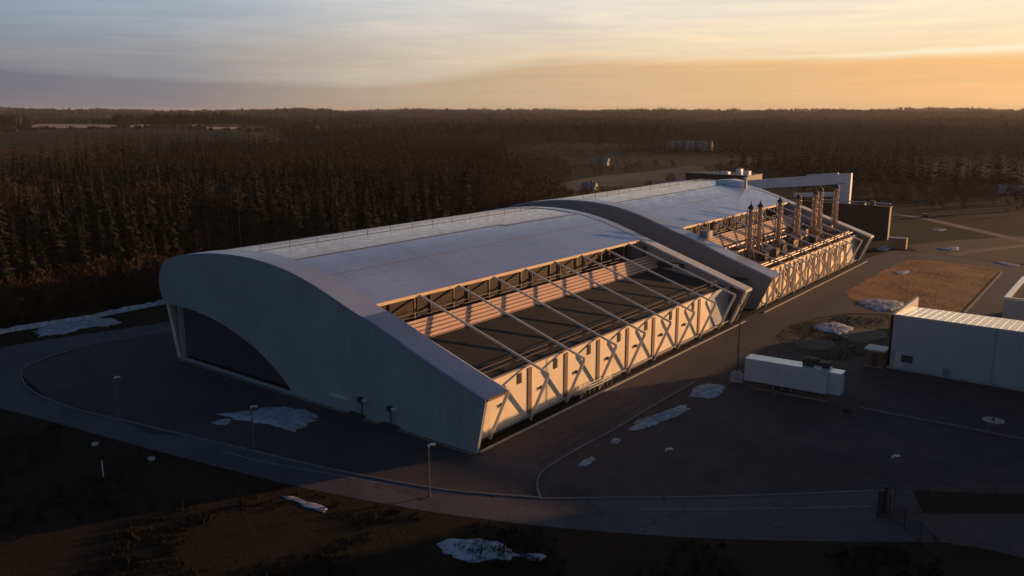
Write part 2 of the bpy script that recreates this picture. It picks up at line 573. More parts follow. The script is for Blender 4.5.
def resample(pts, step):
    """smooth polyline (Catmull-Rom) at about the given spacing, in world metres"""
    P = [Vector(p) for p in pts]
    out = []
    for i in range(len(P) - 1):
        p0, p1, p2, p3 = P[max(i - 1, 0)], P[i], P[i + 1], P[min(i + 2, len(P) - 1)]
        n = max(1, int((p2 - p1).length / step))
        for k in range(n):
            t = k / n
            out.append(0.5 * ((2 * p1) + (p2 - p0) * t + (2 * p0 - 5 * p1 + 4 * p2 - p3) * t * t + (3 * p1 - p0 - 3 * p2 + p3) * t ** 3))
    out.append(P[-1])
    return out


def flat_sheet(name, pts, z, m, kind='structure', jag=0.0):
    q = []
    for p in pts:
        p = Vector((p[0], p[1], 0))
        if jag:
            p += Vector((rng.uniform(-jag, jag), rng.uniform(-jag, jag), 0))
        q.append(p)
    tris = tessellate_polygon([q])
    o = MB().add([(p.x, p.y, z) for p in q], tris).build(name, m)
    me = o.data
    if me.polygons and sum(p.normal.z for p in me.polygons) < 0:
        me.flip_normals()
    return tag(o, kind=kind)


def px_poly(lst, step=None):
    w = [at(u, v) for u, v in lst]
    return resample(w + [w[0]], step)[:-1] if step else w


def kerb(name, pts, w=.22, h=.12, m='kerb'):
    mb = MB()
    n = len(pts)
    vs, fs = [], []
    for i, p in enumerate(pts):
        d = (pts[min(i + 1, n - 1)] - pts[max(i - 1, 0)])
        s = Vector((-d.y, d.x, 0)).normalized() * (w / 2)
        p = Vector((p.x, p.y, 0))
        for q, z in ((p - s, 0), (p - s, h), (p + s, h), (p + s, 0)):
            vs.append((q.x, q.y, z))
    for i in range(n - 1):
        a = 4 * i
        for k in range(3):
            fs.append((a + k, a + k + 1, a + k + 5, a + k + 4))
    fs += [(0, 3, 2, 1), (4 * n - 4, 4 * n - 3, 4 * n - 2, 4 * n - 1)]
    return tag(mb.add(vs, fs).build(name, M[m]), kind='structure')


# yard (lowest sheet), apron, roads
ring_in_px = [(172, 331), (130, 338), (90, 345), (50, 357), (27, 366), (21, 374), (28, 388), (50, 400), (80, 410), (150, 427), (240, 448), (330, 469), (430, 488), (485, 494), (540, 498)]
ring_out_px = [(172, 321), (130, 328), (80, 335), (40, 341), (0, 348), (-45, 362), (-70, 378), (-45, 395), (0, 408), (60, 424), (150, 449), (300, 487), (420, 510), (490, 520), (560, 528)]
flat_sheet('yard', [at(u, v) for u, v in [(535, 499), (537, 470), (560, 455), (620, 424), (700, 376), (760, 340), (868, 330), (1090, 380), (1090, 497), (905, 490), (700, 498)]], .004, M['yard'])
flat_sheet('apron', [at(u, v) for u, v in [(172, 331), (90, 345), (27, 366), (21, 374), (50, 400), (150, 427), (330, 469), (430, 488), (540, 498), (560, 480), (490, 450), (476, 450)]] + [Vector((0, 62, 0))], .005, M['apron'])
service_px = [(476, 456), (600, 390), (735, 323), (868, 258), (893, 250), (935, 254), (1040, 268), (1040, 326), (900, 318), (885, 314), (850, 313), (820, 317), (790, 325), (776, 335), (780, 344), (762, 348), (735, 360), (697, 381), (650, 408), (612, 431), (585, 445), (556, 462), (541, 473), (537, 486), (541, 499), (500, 496), (450, 491), (440, 480)]
flat_sheet('service_road', [at(u, v) for u, v in service_px], .009, M['asphalt'])


def strip_sheet(name, a_px, b_px, z, m):
    A = [at(u, v) for u, v in a_px]
    B = [at(u, v) for u, v in b_px]
    sm_a = resample(A, 1e9) if len(A) < 3 else None
    def even(P, n):
        P = resample(P, 1.0)
        L = [0]
        for i in range(1, len(P)):
            L.append(L[-1] + (P[i] - P[i - 1]).length)
        out = []
        j = 0
        for k in range(n):
            t = L[-1] * k / (n - 1)
            while j < len(P) - 2 and L[j + 1] < t:
                j += 1
            f = (t - L[j]) / max(1e-6, L[j + 1] - L[j])
            out.append(P[j].lerp(P[j + 1], min(1, f)))
        return out
    n = 90
    A, B = even(A, n), even(B, n)
    vs = []
    for a, b in zip(A, B):
        vs += [(a.x, a.y, z), (b.x, b.y, z)]
    fs = [(2 * i, 2 * i + 1, 2 * i + 3, 2 * i + 2) for i in range(n - 1)]
    o = MB().add(vs, fs).build(name, m)
    if sum(p.normal.z for p in o.data.polygons) < 0:
        o.data.flip_normals()
    return tag(o, kind='structure')


strip_sheet('ring_road', ring_in_px + [(600, 497), (700, 496), (800, 493), (912, 489)], ring_out_px + [(620, 533), (700, 538), (800, 541), (935, 542)], .014, M['ring'])
flat_sheet('gate_road', [at(u, v) for u, v in [(913, 513), (960, 513), (1090, 514), (1090, 572), (1024, 558), (985, 549), (940, 542)]], .018, M['gateroad'])
kerb('kerb_inner_ring', resample([at(u, v) for u, v in ring_in_px], 1.5), .20, .12)
kerb('kerb_service_road', resample([at(u, v) for u, v in [(541, 499), (537, 486), (541, 473), (556, 462), (585, 445), (612, 431), (650, 408), (697, 381)]], 1.5), .22, .12)
kerb('kerb_south_road', resample([at(u, v) for u, v in [(541, 499), (600, 498), (700, 497), (800, 494), (875, 491)]], 2.0), .18, .10)
kerb('kerb_facade', [Vector((.4, -.15, 0)), Vector((80.5, -.15, 0))], .34, .16, 'plinth')
kerb('kerb_far_facade', [Vector((89.5, -.35, 0)), Vector((163, -.35, 0))], .34, .16, 'plinth')
kerb('kerb_end_wall', [Vector((-.55, .4, 0)), Vector((-.55, 64, 0))], .3, .10)
kerb('kerb_field', [at(1002, 272), at(964, 313)], .5, .14)
kerb('kerb_yard_edge', resample([at(u, v) for u, v in [(860, 408), (900, 416), (950, 425), (985, 432), (1060, 447)]], 2), .22, .16)


def line_strip(name, pts, w, z, m):
    vs, fs = [], []
    n = len(pts)
    for i, p in enumerate(pts):
        d = pts[min(i + 1, n - 1)] - pts[max(i - 1, 0)]
        s = Vector((-d.y, d.x, 0)).normalized() * (w / 2)
        vs += [(p.x - s.x, p.y - s.y, z), (p.x + s.x, p.y + s.y, z)]
    fs = [(2 * i, 2 * i + 2, 2 * i + 3, 2 * i + 1) for i in range(n - 1)]
    o = MB().add(vs, fs).build(name, m)
    if sum(p.normal.z for p in o.data.polygons) < 0:
        o.data.flip_normals()
    return tag(o, kind='structure')


line_strip('road_marking', resample([at(u, v) for u, v in [(225, 452), (270, 463), (330, 474), (400, 486), (455, 494)]], 2), .16, .019, M['paint'])
line_strip('road_marking', resample([at(u, v) for u, v in [(640, 509), (700, 509), (800, 508), (870, 506)]], 2), .10, .019, M['paint'])
field = flat_sheet('field', px_poly([(845, 291), (868, 279), (903, 262), (935, 261), (970, 265), (1000, 269), (1002, 273), (985, 291), (964, 313), (930, 312), (895, 309), (865, 302), (850, 298)], 2.0), .022, M['field'], jag=.35)
flat_sheet('grass_island', px_poly([(777, 336), (790, 327), (820, 319), (850, 315), (885, 318), (889, 335), (882, 347), (862, 356), (840, 362), (812, 358), (788, 348)], 1.5), .024, M['island'], jag=.3)
flat_sheet('gravel_pad', px_poly([(795, 343), (810, 338), (835, 342), (831, 348), (815, 350), (800, 347)], 1.5), .028, M['gravelpad'], jag=.2)
flat_sheet('gravel_pad', px_poly([(840, 336), (858, 329), (886, 331), (886, 338), (865, 342), (850, 341)], 1.5), .028, M['gravelpad'], jag=.2)
flat_sheet('meadow', px_poly([(905, 245), (960, 240), (1060, 236), (1060, 262), (1000, 262), (950, 256), (920, 252)], 8), .006, M['island'], jag=1.0)
line_strip('dirt_path', resample([at(u, v) for u, v in [(892, 214), (915, 217), (940, 222), (975, 230), (1024, 241), (1060, 248)]], 4), 4.5, .012, M['dirt'])
line_strip('dirt_path', resample([at(u, v) for u, v in [(950, 255), (985, 250), (1024, 246), (1060, 244)]], 4), 3.5, .012, M['dirt'])
flat_sheet('bare_field', px_poly([(545, 192), (570, 181), (600, 176), (640, 172), (690, 166), (720, 168), (700, 178), (640, 186), (600, 192), (570, 197)], 12), .010, M['plough'], jag=2)

M['earth'] = mat('brown_earth', (.085, .052, .038), .95, 0, .5, .25, color2=(.045, .031, .027), bump=1, bscale=3)
M['wet'] = mat('damp_asphalt', (.034, .030, .034), .88, 0, .3, .4)
for k, (a_, b_, w_) in enumerate(((.8, 1.5, .35),)):
    off = Vector((0, -6.0 - 3.2 * k, 0))
    line_strip('tyre_track', resample([Vector((2, 0, 0)) + off, Vector((50, .6, 0)) + off, Vector((95, -.4, 0)) + off, Vector((150, -1.5, 0)) + off], 3), .34, .0125, M['wet'])
    line_strip('tyre_track', resample([Vector((2, -1.7, 0)) + off, Vector((50, -1.1, 0)) + off, Vector((95, -2.1, 0)) + off, Vector((150, -3.2, 0)) + off], 3), .34, .0125, M['wet'])
for k, poly in enumerate(([(120, 420), (160, 424), (190, 436), (150, 434)],)):
    flat_sheet('asphalt_patch', px_poly(poly), .0205, M['wet'])

# ------------------------------------------------------------------ the two arched halls
OUT1 = [(-1.4, 6.95), (3.5, 8.55), (9.0, 10.33), (13.5, 12.0), (17.8, 13.45), (21.4, 14.5), (25.4, 15.85), (29.5, 17.1), (33.6, 18.08), (38.2, 18.75), (42.7, 19.06), (46, 19.08), (48.9, 18.98), (52.3, 18.75), (55.6, 18.36), (59.8, 17.75), (63.2, 17.05), (65.4, 16.35), (67.0, 15.2), (67.9, 13.8), (68.25, 12.2), (68.1, 10.7), (67.5, 9.6), (66.5, 8.9)]
INN1 = [(63.5, 8.98), (60.2, 8.95), (56.9, 8.7), (53, 8.2), (49, 7.35), (45.3, 6.25), (41.8, 4.9), (38.3, 3.0), (36.4, 1.8), (34.3, .0)]


def cat(line, n=3):
    P = [Vector((0, y, z)) for y, z in line]
    out = []
    for i in range(len(P) - 1):
        p0, p1, p2, p3 = P[max(i - 1, 0)], P[i], P[i + 1], P[min(i + 2, len(P) - 1)]
        for k in range(n):
            t = k / n
            q = 0.5 * ((2 * p1) + (p2 - p0) * t + (2 * p0 - 5 * p1 + 4 * p2 - p3) * t * t + (3 * p1 - p0 - 3 * p2 + p3) * t ** 3)
            out.append((q.y, q.z))
    out.append(line[-1])
    return out


OUT = [(-1.4, 6.95)] + cat(OUT1[1:], 3)
INN = cat(INN1, 3)
RAF = lambda y: 6.95 + (y + 1.4) * (14.42 - 6.95) / 22.8      # rafter line


def outer_z(y, line=OUT):
    for (a, za), (b, zb) in zip(line, line[1:]):
        if a <= y <= b:
            return za + (zb - za) * (y - a) / (b - a)
    return line[-1][1]


def clip(line, y0, y1):
    q = [(y0, outer_z(y0))] + [p for p in line if y0 + .05 < p[0] < y1 - .05]
    if y1 < 66:
        q.append((y1, outer_z(y1)))
    return q


WY = 1.8         # plane of the long wall
FRONT = 21.4     # front edge of the roof


def build_hall(name, X0, X1, bays, label, first, zk=1.0):
    root = tag(empty(name, (X0, 0, 0)), label, 'hall')
    S = lambda line: [(y, z * zk) for y, z in line]
    P = lambda mb, nm, m, par=root, sm=False: mb.build(nm, M[m], par, smooth=sm)
    xs = X0 + 4.3
    # end wall with its arched opening
    if first:
        poly = [(0.0, 0.25)] + S(OUT) + S(INN)[:-1] + [(34.6, .25)]
        P(MB().prism_x(poly, X0, X0 + .45), 'end_wall', 'clad')
        rec = [(64.4, .25), (66.6, 8.8)] + S(INN)[:-1] + [(34.6, .25)]
        P(MB().prism_x(rec, X0 + 1.3, X0 + 1.5), 'end_glazing', 'glazing')
        P(MB().prism_x([(64.35, .25), (66.4, 8.75), (66.2, 8.75), (64.15, .25)], X0 + .46, X0 + 1.29), 'jamb', 'clad2')
        P(MB().beam((X0 + .15, 64.3, .1), (X0 + .15, 66.5, 8.85), .35, .35), 'back_strut', 'white')
        P(MB().box(X0 - .12, X0 + .5, 0, 64.4, 0, .248), 'end_plinth', 'plinth')
        for (uu, vv) in ((362, 399), (391, 408)):
            p = at_x(uu, vv, X0)
            f = P(MB().box(X0 - .55, X0 - .002, p.y - .35, p.y + .35, p.z - .3, p.z + .3), 'wall_vent', 'blackbox')
            P(MB().box(X0 - .60, X0 - .003, p.y - 1.1, p.y - .55, p.z - .05, p.z + .25), 'wall_lamp', 'lampglass', f)
            P(MB().box(X0 - .16, X0 - .002, p.y - .09, p.y + .09, .26, p.z - .32), 'downpipe', 'galv')
        for y0 in (14.2, 20.5):
            P(MB().box(X0 - 1.3, X0 - .13, y0 - 1.4, y0 + 1.4, 0.01, .45).box(X0 - 1.9, X0 - 1.301, y0 - 1.4, y0 + 1.4, .01, .22), 'door_step', 'apron')
            P(MB().box(X0 - .06, X0 - .002, y0 - .6, y0 + .6, .46, 2.6), 'service_door', 'clad2')
        P(MB().box(X0 - .45, X0 - .002, 22.4, 26.0, 1.9, 2.05), 'door_canopy', 'white')
    else:
        poly = [(1.7, 0.1)] + S(OUT) + [(64.2, .1)]
        P(MB().prism_x(poly, X0, X0 + .45), 'end_wall', 'clad2')
    # ribbed strip over the first bay
    strip_line = S(clip(OUT, -1.4, 70))
    mb = MB().sheet([(y, z + .004) for y, z in strip_line], X0 - .06, xs, .32)
    if first:
        for k in range(11):
            x = X0 + .2 + k * .4
            lo = [p for p in strip_line if p[0] < 19.6]
            mb.sheet([(y, z + .085) for y, z in lo], x - .035, x + .035, .08)
    P(mb, 'roof_strip', 'strip')
    P(MB().beam((X0 + .3, -1.42, 6.85 * zk), (xs, -1.42, 6.85 * zk), .16, .3), 'strip_fascia', 'brown')
    # main roof in three bands
    x1 = X1
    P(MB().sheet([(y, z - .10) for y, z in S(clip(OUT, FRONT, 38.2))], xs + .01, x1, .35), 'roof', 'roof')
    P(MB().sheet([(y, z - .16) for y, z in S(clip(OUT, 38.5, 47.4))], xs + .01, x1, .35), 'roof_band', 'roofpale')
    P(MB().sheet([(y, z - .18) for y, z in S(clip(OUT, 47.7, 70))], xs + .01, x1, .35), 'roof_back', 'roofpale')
    xm = X0 + .68 * (X1 - X0)
    g = MB().box(xs, xm if first else x1, 38.0, 38.5, 18.3 * zk, outer_z(38.0) * zk - .06)
    if first:
        g = MB().box(xs, xm, 38.0, 38.5, 18.3, outer_z(38.0) - .06).beam((xm, 38.2, outer_z(38.2) - .16), (xm + 1.2, 37.2, outer_z(37.2) - .16), .5, .2).beam((xm + 1.2, 37.2, outer_z(37.2) - .16), (x1, 36.8, outer_z(36.8) - .16), .5, .2)
    P(g, 'gutter', 'seamdark')
    mb = MB()
    zz = outer_z(47.55) * zk
    mb.beam((xs, 47.55, zz - .16), (x1, 47.55, zz - .16), .34, .10)
    P(mb, 'gutter', 'seamdark')
    n = int((x1 - xs) / 5.5)
    mb = MB()
    for k in range(n + 1):
        x = xs + 1 + k * 5.5
        mb.tube((x, 47.55, zz - .1), (x, 47.55, zz + .75), .05, 5)
    mb.tube((xs + 1, 47.55, zz + .4), (xs + 1 + n * 5.5, 47.55, zz + .4), .03, 5)
    P(mb, 'roof_safety_line', 'brown')
    mb = MB()
    for y in (30.5,):
        mb.beam((xs + .6, y, outer_z(y) * zk - .10), (x1 - .6, y, outer_z(y) * zk - .10), .16, .05)
    P(mb, 'snow_guard', 'seamdark')
    # timber fascia under the roof front
    zf = outer_z(FRONT) * zk
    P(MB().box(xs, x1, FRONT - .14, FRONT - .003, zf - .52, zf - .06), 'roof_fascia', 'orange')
    # gallery behind it
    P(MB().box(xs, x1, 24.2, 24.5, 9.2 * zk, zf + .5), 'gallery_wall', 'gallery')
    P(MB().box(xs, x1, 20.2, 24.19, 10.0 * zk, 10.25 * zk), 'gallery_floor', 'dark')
    mb = MB()
    for h in (.55, 1.1):
        mb.tube((xs, 20.7, 10.25 * zk + h + .6), (x1, 20.7, 10.25 * zk + h + .6), .04, 5)
    P(mb, 'gallery_rail', 'galv')
    step = 8.45 if first else (x1 - xs) / bays
    for k in range(1, bays):
        x = xs + k * step
        P(MB().box(x - .13, x + .13, 22.2, 22.45, 10.26 * zk, zf - .1), 'gallery_post', 'brown')
        P(MB().box(x + step * .5 - .08, x + step * .5 + .08, 23.0, 23.2, 10.26 * zk, zf + .2), 'gallery_post', 'brown')
    # sloping lower deck, ribbed upstand, long wall
    dz0, dz1 = 7.1 * zk, 9.25 * zk
    P(MB().prism_x([(WY + .3, dz0), (17.2, dz1), (17.2, dz1 - .3), (WY + .3, dz0 - .3)], xs - 3.6, x1 - .1), 'yard_deck', 'deck')
    py0, pz0, py1, pz1 = 16.9, 9.2 * zk, 19.7, 11.25 * zk
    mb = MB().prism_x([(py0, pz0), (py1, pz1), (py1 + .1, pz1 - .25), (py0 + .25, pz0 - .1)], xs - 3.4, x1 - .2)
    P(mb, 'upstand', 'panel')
    nrm = Vector((0, -(pz1 - pz0), py1 - py0)).normalized()
    mb = MB()
    for k in range(5):
        t = (k + .15) / 5.0
        y, z = py0 + (py1 - py0) * t, pz0 + (pz1 - pz0) * t
        mb.beam((xs - 3.4, y + nrm.y * .07, z + nrm.z * .07), (x1 - .2, y + nrm.y * .07, z + nrm.z * .07), .14, .12)
    P(mb, 'upstand_rib', 'brown')
    wx = x1 - 8.6
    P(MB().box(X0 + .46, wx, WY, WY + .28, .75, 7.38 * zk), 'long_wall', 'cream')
    P(MB().box(wx + .003, x1 - .02, WY + .12, WY + .30, .752, 7.38 * zk), 'recessed_wall', 'clad')
    P(MB().box(X0 + .46, x1 - .02, WY + .10, WY + .30, .0, .748), 'plinth', 'pit')
    P(MB().box(X0 + .46, x1 - .02, WY - .40, WY - .003, .62, .80), 'wall_ledge', 'plinth')
    P(MB().box(X0 + .46, wx, WY - .10, WY + .40, 7.383 * zk, 7.50 * zk), 'wall_coping', 'orange' if first else 'pipe')
    P(MB().tube((xs, 3.4, 7.95 * zk), (x1 - 1, 3.4, 7.95 * zk), .06, 6).tube((xs, 3.9, 8.35 * zk), (x1 - 1, 3.9, 8.35 * zk), .06, 6), 'deck_rail', 'brown')
    tz = 6.95 * zk
    for k in range(bays):
        x = xs + .1 + k * step
        rf = MB()
        rf.beam((x, FRONT + .5, RAF(FRONT + .5) * zk - .25), (x, -1.4, tz - .1), .18, .30)
        r = P(rf, 'rafter', 'beam')
        P(MB().beam((x, -1.28, tz - .18), (x, 1.62, 0.0), .16, .40), 'strut', 'beam', r)
        if k and x < wx - .5:
            P(MB().box(x - .42, x + .42, WY - .12, WY - .002, .82, 7.2 * zk), 'pilaster', 'brown')
        if first:
            xw = x + step * (.70 if k else .74)
            if xw > wx - 1:
                continue
            w = P(MB().box(xw - .5, xw + .5, WY - .05, WY - .002, 5.55, 6.95), 'window', 'dark')
            P(MB().box(xw - .38, xw + .38, WY - .07, WY - .052, 5.7, 6.8), 'pane', 'pit', w)
            xl = x + step * .30
            P(MB().cbox((xl, WY - .2, 3.75), (.35, .38, .35)).box(xl - .22, xl + .22, WY - .5, WY - .01, 3.94, 4.0), 'wall_lamp', 'cowl')
    # the closing end: frame, strut, inner gable
    P(MB().prism_x([(WY + .3, .1)] + [(WY + .3, (RAF(WY + .3) - .3) * zk)] + [(y, z - .40) for y, z in S(clip(OUT, FRONT, 70))] + [(64.2, .1)], x1 + .01, x1 + .3), 'closing_wall', 'clad')
    bx = x1 + .01
    P(MB().prism_x([(-1.45, tz - .45), (-1.45, tz), (FRONT, outer_z(FRONT) * zk), (FRONT, outer_z(FRONT) * zk - .4)], bx - .4, bx + 2.6), 'end_frame', 'white')
    P(MB().sheet([(y, z - .03) for y, z in S(clip(OUT, FRONT + .02, 70))], bx, bx + 2.6, .34), 'end_strip', 'strip')
    P(MB().beam((bx - .2, -1.28, tz - .3), (bx - .2, 1.5, 0), .2, .36), 'end_strut', 'white')
    P(MB().prism_x([(WY + .6, .1), (1.2, .1), (-1.38, tz - .46), (WY + .6, (RAF(WY + .6) - .55) * zk)], bx + 2.3, bx + 2.55), 'end_fin', 'clad2')
    P(MB().add([(bx - .02, -1.22, tz - .47), (bx - .02, 1.5, .1), (bx + 2.29, 1.5, .1), (bx + 2.29, -1.22, tz - .47), (bx - .02, -1.02, tz - .47), (bx - .02, 1.7, .1), (bx + 2.29, 1.7, .1), (bx + 2.29, -1.02, tz - .47)], [(0, 1, 2, 3), (4, 7, 6, 5), (0, 4, 5, 1), (1, 5, 6, 2), (2, 6, 7, 3), (3, 7, 4, 0)]), 'end_face', 'clad2')
    P(MB().box(bx + .31, bx + 2.29, WY + .5, WY + .8, .02, 6.9 * zk), 'end_return', 'clad2')
    P(MB().box(X0 + .5, x1, 64.0, 64.25, 0, 9.0 * zk), 'back_wall', 'clad')
    return root, xs, x1, step


H1, h1xs, h1x1, h1step = build_hall('arched_hall', 0.0, 77.0, 9, 'nearer long grey hall with curved roof, raked rafters and smooth arched end wall', True)
H2, h2xs, h2x1, h2step = build_hall('arched_hall', 90.6, 161.0, 8, 'farther long hall with curved roof, row of brown exhaust stacks and bright front', False, 1.03)

# inner details of hall 1's right end: dark louvre and post
MB().box(h1x1 - .12, h1x1 - .002, 11.5, 17.5, 9.3, 10.5).build('louvre', M['dark'], H1)
MB().box(h1x1 - .5, h1x1 - .003, 19.9, 20.4, 9.0, 13.3).build('corner_post', M['glazing'], H1)
MB().box(h1x1 - .16, h1x1 - .003, 12.6, 14.0, 9.45, 10.25).build('louvre_light', M['white'], H1)
# white railing, red post and low machinery in front of the long wall
mb = MB()
for x in np.arange(24, 33, 1.2):
    mb.tube((x, .9, .0), (x, .9, 1.6), .05, 5)
for z in (.8, 1.2, 1.6):
    mb.tube((24, .9, z), (32.4, .9, z), .045, 5)
mb.tube((24, .9, 0), (26.4, .9, 1.6), .04, 5).tube((28.8, .9, 0), (31.2, .9, 1.6), .04, 5)
mb.build('ramp_railing', M['white'], H1)

# ---- hall 2 front: ducts, cross braces
P2 = lambda mb, nm, m, par=H2: mb.build(nm, M[m], par)
for k in range(7):
    x = h2xs + .1 + k * h2step
    if k < 6:
        P2(MB().beam((x + .3, WY - .5, 7.0), (x + h2step - .3, WY - .5, 1.2), .18, .22), 'cross_brace', 'beam')
    for j in range(1 + (k % 3 == 1)):
        xx = x + h2step * (.34 + .36 * j + .05 * (k % 2))
        d = P2(MB().tube((xx, WY - .75, .9), (xx, WY - .75, 6.2), .34, 10).tube((xx, WY - .75, 6.2), (xx + .9, WY - .75, 7.1), .34, 10), 'supply_duct', 'cream')
        P2(MB().tube((xx, WY - .75, 3.4), (xx, WY - .75, 3.6), .42, 10), 'duct_clamp', 'stack', d)
    P2(MB().box(x + 3.2, x + 4.6, WY - .16, WY - .004, 4.6, 6.4), 'louvre', 'brown')
    P2(MB().box(x + 5.6, x + 7.0, WY - .16, WY - .004, 1.0, 3.2), 'service_door', 'stack')
P2(MB().tube((h2xs, 3.1, 8.1), (h2x1, 3.1, 8.1), .22, 8).tube((h2xs, 3.8, 8.25), (h2x1, 3.8, 8.25), .18, 8), 'header_pipe', 'pipe')
# exhaust stacks
SX = [(101.0, 8.2, 20.6), (106.3, 8.2, 20.5), (118.2, 8.2, 20.5), (130.5, 8.2, 20.4), (142.5, 8.0, 20.5), (146.8, 8.2, 21.0), (158.0, 7.6, 21.0)]
for i, (x, y, zt) in enumerate(SX):
    zt -= .5
    zb = 7.9
    mb = MB()
    for sx, sy in ((-1, -1), (1, -1), (1, 1), (-1, 1)):
        mb.beam((x + sx * .62, y + sy * .62, zb + 3.0), (x + sx * .55, y + sy * .55, zt - .9), .16, .16)
        mb.beam((x + sx * 1.5, y + sy * 1.0, zb - .2), (x + sx * .62, y + sy * .62, zb + 3.1), .18, .18)
    nz = 5
    for k in range(nz):
        za, zb2 = zb + 3 + k * (zt - zb - 4.2) / nz, zb + 3 + (k + 1) * (zt - zb - 4.2) / nz
        mb.beam((x - .6, y - .6, za), (x + .6, y - .6, zb2), .09, .09).beam((x - .6, y + .6, zb2), (x + .6, y + .6, za), .09, .09)
        mb.beam((x - .6, y - .6, zb2), (x - .6, y + .6, za), .09, .09).beam((x - .62, y - .62, zb2), (x + .62, y - .62, zb2), .1, .1)
    fr = mb.build('exhaust_stack', M['stack'], H2)
    MB().tube((x, y, zb), (x, y, zt - .5), .30, 12).build('flue_pipe', M['stack'], fr, smooth=True)
    MB().tube((x, y, zt - .75), (x, y, zt - .25), .68, 12, .68).tube((x, y, zt - .25), (x, y, zt + .4), .5, 12, .12).tube((x, y, zt + .45), (x, y, zt + .9), .1, 6).build('cowl', M['cowl'], fr)
# plant on the sloping deck of hall 2
rp = random.Random(5)
for k in range(16):
    x = h2xs + 2.5 + k * 4.0
    y = rp.uniform(5.5, 14.5)
    z = 7.3 + (y - 2.3) * .145
    sx, sy, sz = rp.uniform(1.2, 2.8), rp.uniform(1.2, 2.6), rp.uniform(.8, 1.9)
    u = P2(MB().box(x - sx / 2, x + sx / 2, y - sy / 2, y + sy / 2, z, z + sz), 'plant_unit', rp.choice(['stack', 'dark', 'galv', 'brown']))
    P2(MB().tube((x, y, z + sz), (x, y, z + sz + .35), min(sx, sy) * .32, 10), 'fan_housing', 'cowl', u)
for x, y in ((111, 7.6), (122, 8.5), (134, 9.2), (140, 10.6), (152, 9.5)):
    z = 7.3 + (y - 2.3) * .145
    t_ = P2(MB().tube((x, y, z), (x, y, z + 1.5), .8, 14).tube((x, y, z + 1.5), (x, y, z + 1.9), .8, 14, .25), 'white_tank', 'white')
mb = MB()
for k in range(7):
    x = h2xs + 6 + k * 8.2
    mb.tube((x, 5.2, 7.9), (x, 15.8, 9.5), .18, 8)
mb.tube((h2xs + 3, 15.2, 9.6), (h2x1 - 4, 15.2, 9.6), .3, 8).tube((h2xs + 3, 12.2, 9.2), (h2x1 - 9, 12.2, 9.2), .22, 8)
mb.build('deck_pipework', M['stack'], H2)
# dark roof box on the near end strip of hall 2 and small roof house at its far end
MB().box(94.9, 97.3, 15.0, 17.0, 13.0, 14.6).build('roof_box', M['clad2'], H2)
rh = MB().prism_x([(33.5, 17.9), (33.5, 20.2), (37, 20.6), (41.3, 20.2), (41.3, 18.3)], 156.5, 160.5).build('roof_house', M['portal'], H2)
MB().tube((158, 33.0, 18), (158, 33.0, 20.9), .45, 12).tube((158, 33.0, 20.9), (158, 33.0, 21.4), .6, 12, .3).build('roof_vent', M['lampglass'], H2)

# link block between the halls
lk = tag(empty('link_block', (85.5, 30, 0)), 'low grey connecting block in the gap between the two long halls', 'building')
MB().box(82.4, 90.4, 4, 60, 0, 6.2).build('wall', M['clad2'], lk)
MB().box(82.35, 90.45, 3.9, 60.1, 6.203, 6.45).build('roof', M['deck'], lk)
MB().box(84.5, 88.5, 3.92, 3.997, 0.05, 3.6).build('door', M['dark'], lk)

# ------------------------------------------------------------------ buildings beyond
db = tag(empty('dark_block', (207, 5.4, 0)), 'dark brown windowless block behind the far end of the halls', 'building')
MB().box(207, 209, 5.4, 48, 0, 10.2).build('wall', M['darkclad'], db)
MB().box(206.8, 209.2, 5.2, 48.2, 10.203, 10.5).build('roof', M['darkclad'], db)
MB().tube((208, 5.6, 11.3), (208, 30, 11.3), .22, 8).tube((208, 12, 10.5), (208, 12, 11.3), .12, 6).tube((208, 22, 10.5), (208, 22, 11.3), .12, 6).build('roof_pipe', M['white'], db)
MB().tube((208, 11, 10.5), (208, 11, 11.9), .8, 12).cbox((208, 14.2, 11.0), (1.4, 2.2, 1.0)).build('roof_fan', M['galv'], db)
MB().box(206.9, 206.998, 9, 12.5, .05, 3.6).build('door', M['dark'], db)

pb = tag(empty('portal_block', (232, 30, 0)), 'white framed portal building rising behind the exhaust stacks', 'building')
PX = 230.0
def ybeam(y0, z0t, z0b, y1, z1t, z1b, xa, xb):
    return MB().add([(xa, y0, z0b), (xa, y1, z1b), (xa, y1, z1t), (xa, y0, z0t), (xb, y0, z0b), (xb, y1, z1b), (xb, y1, z1t), (xb, y0, z0t)],
                    [(0, 1, 2, 3), (4, 7, 6, 5), (0, 4, 5, 1), (1, 5, 6, 2), (2, 6, 7, 3), (3, 7, 4, 0)])


ybeam(24.4, 18.7, 15.2, 64, 14.1, 10.8, PX, PX + 1.6).build('top_beam', M['portal'], pb)
MB().box(PX, PX + 1.6, 24.4, 28.4, 0, 15.1).build('leg', M['portal'], pb)
MB().box(PX + 2.5, PX + 4, 25.0, 27.5, 0, 16.6).build('side_wall', M['portal'], pb)
ybeam(28.42, 11.9, 10.4, 44, 10.6, 9.3, PX + .3, PX + 1.5).build('middle_beam', M['portal'], pb)
ybeam(29, 18.6, 18.0, 40, 17.4, 16.7, PX + .4, PX + 1.4).build('roof_plant', M['white'], pb)

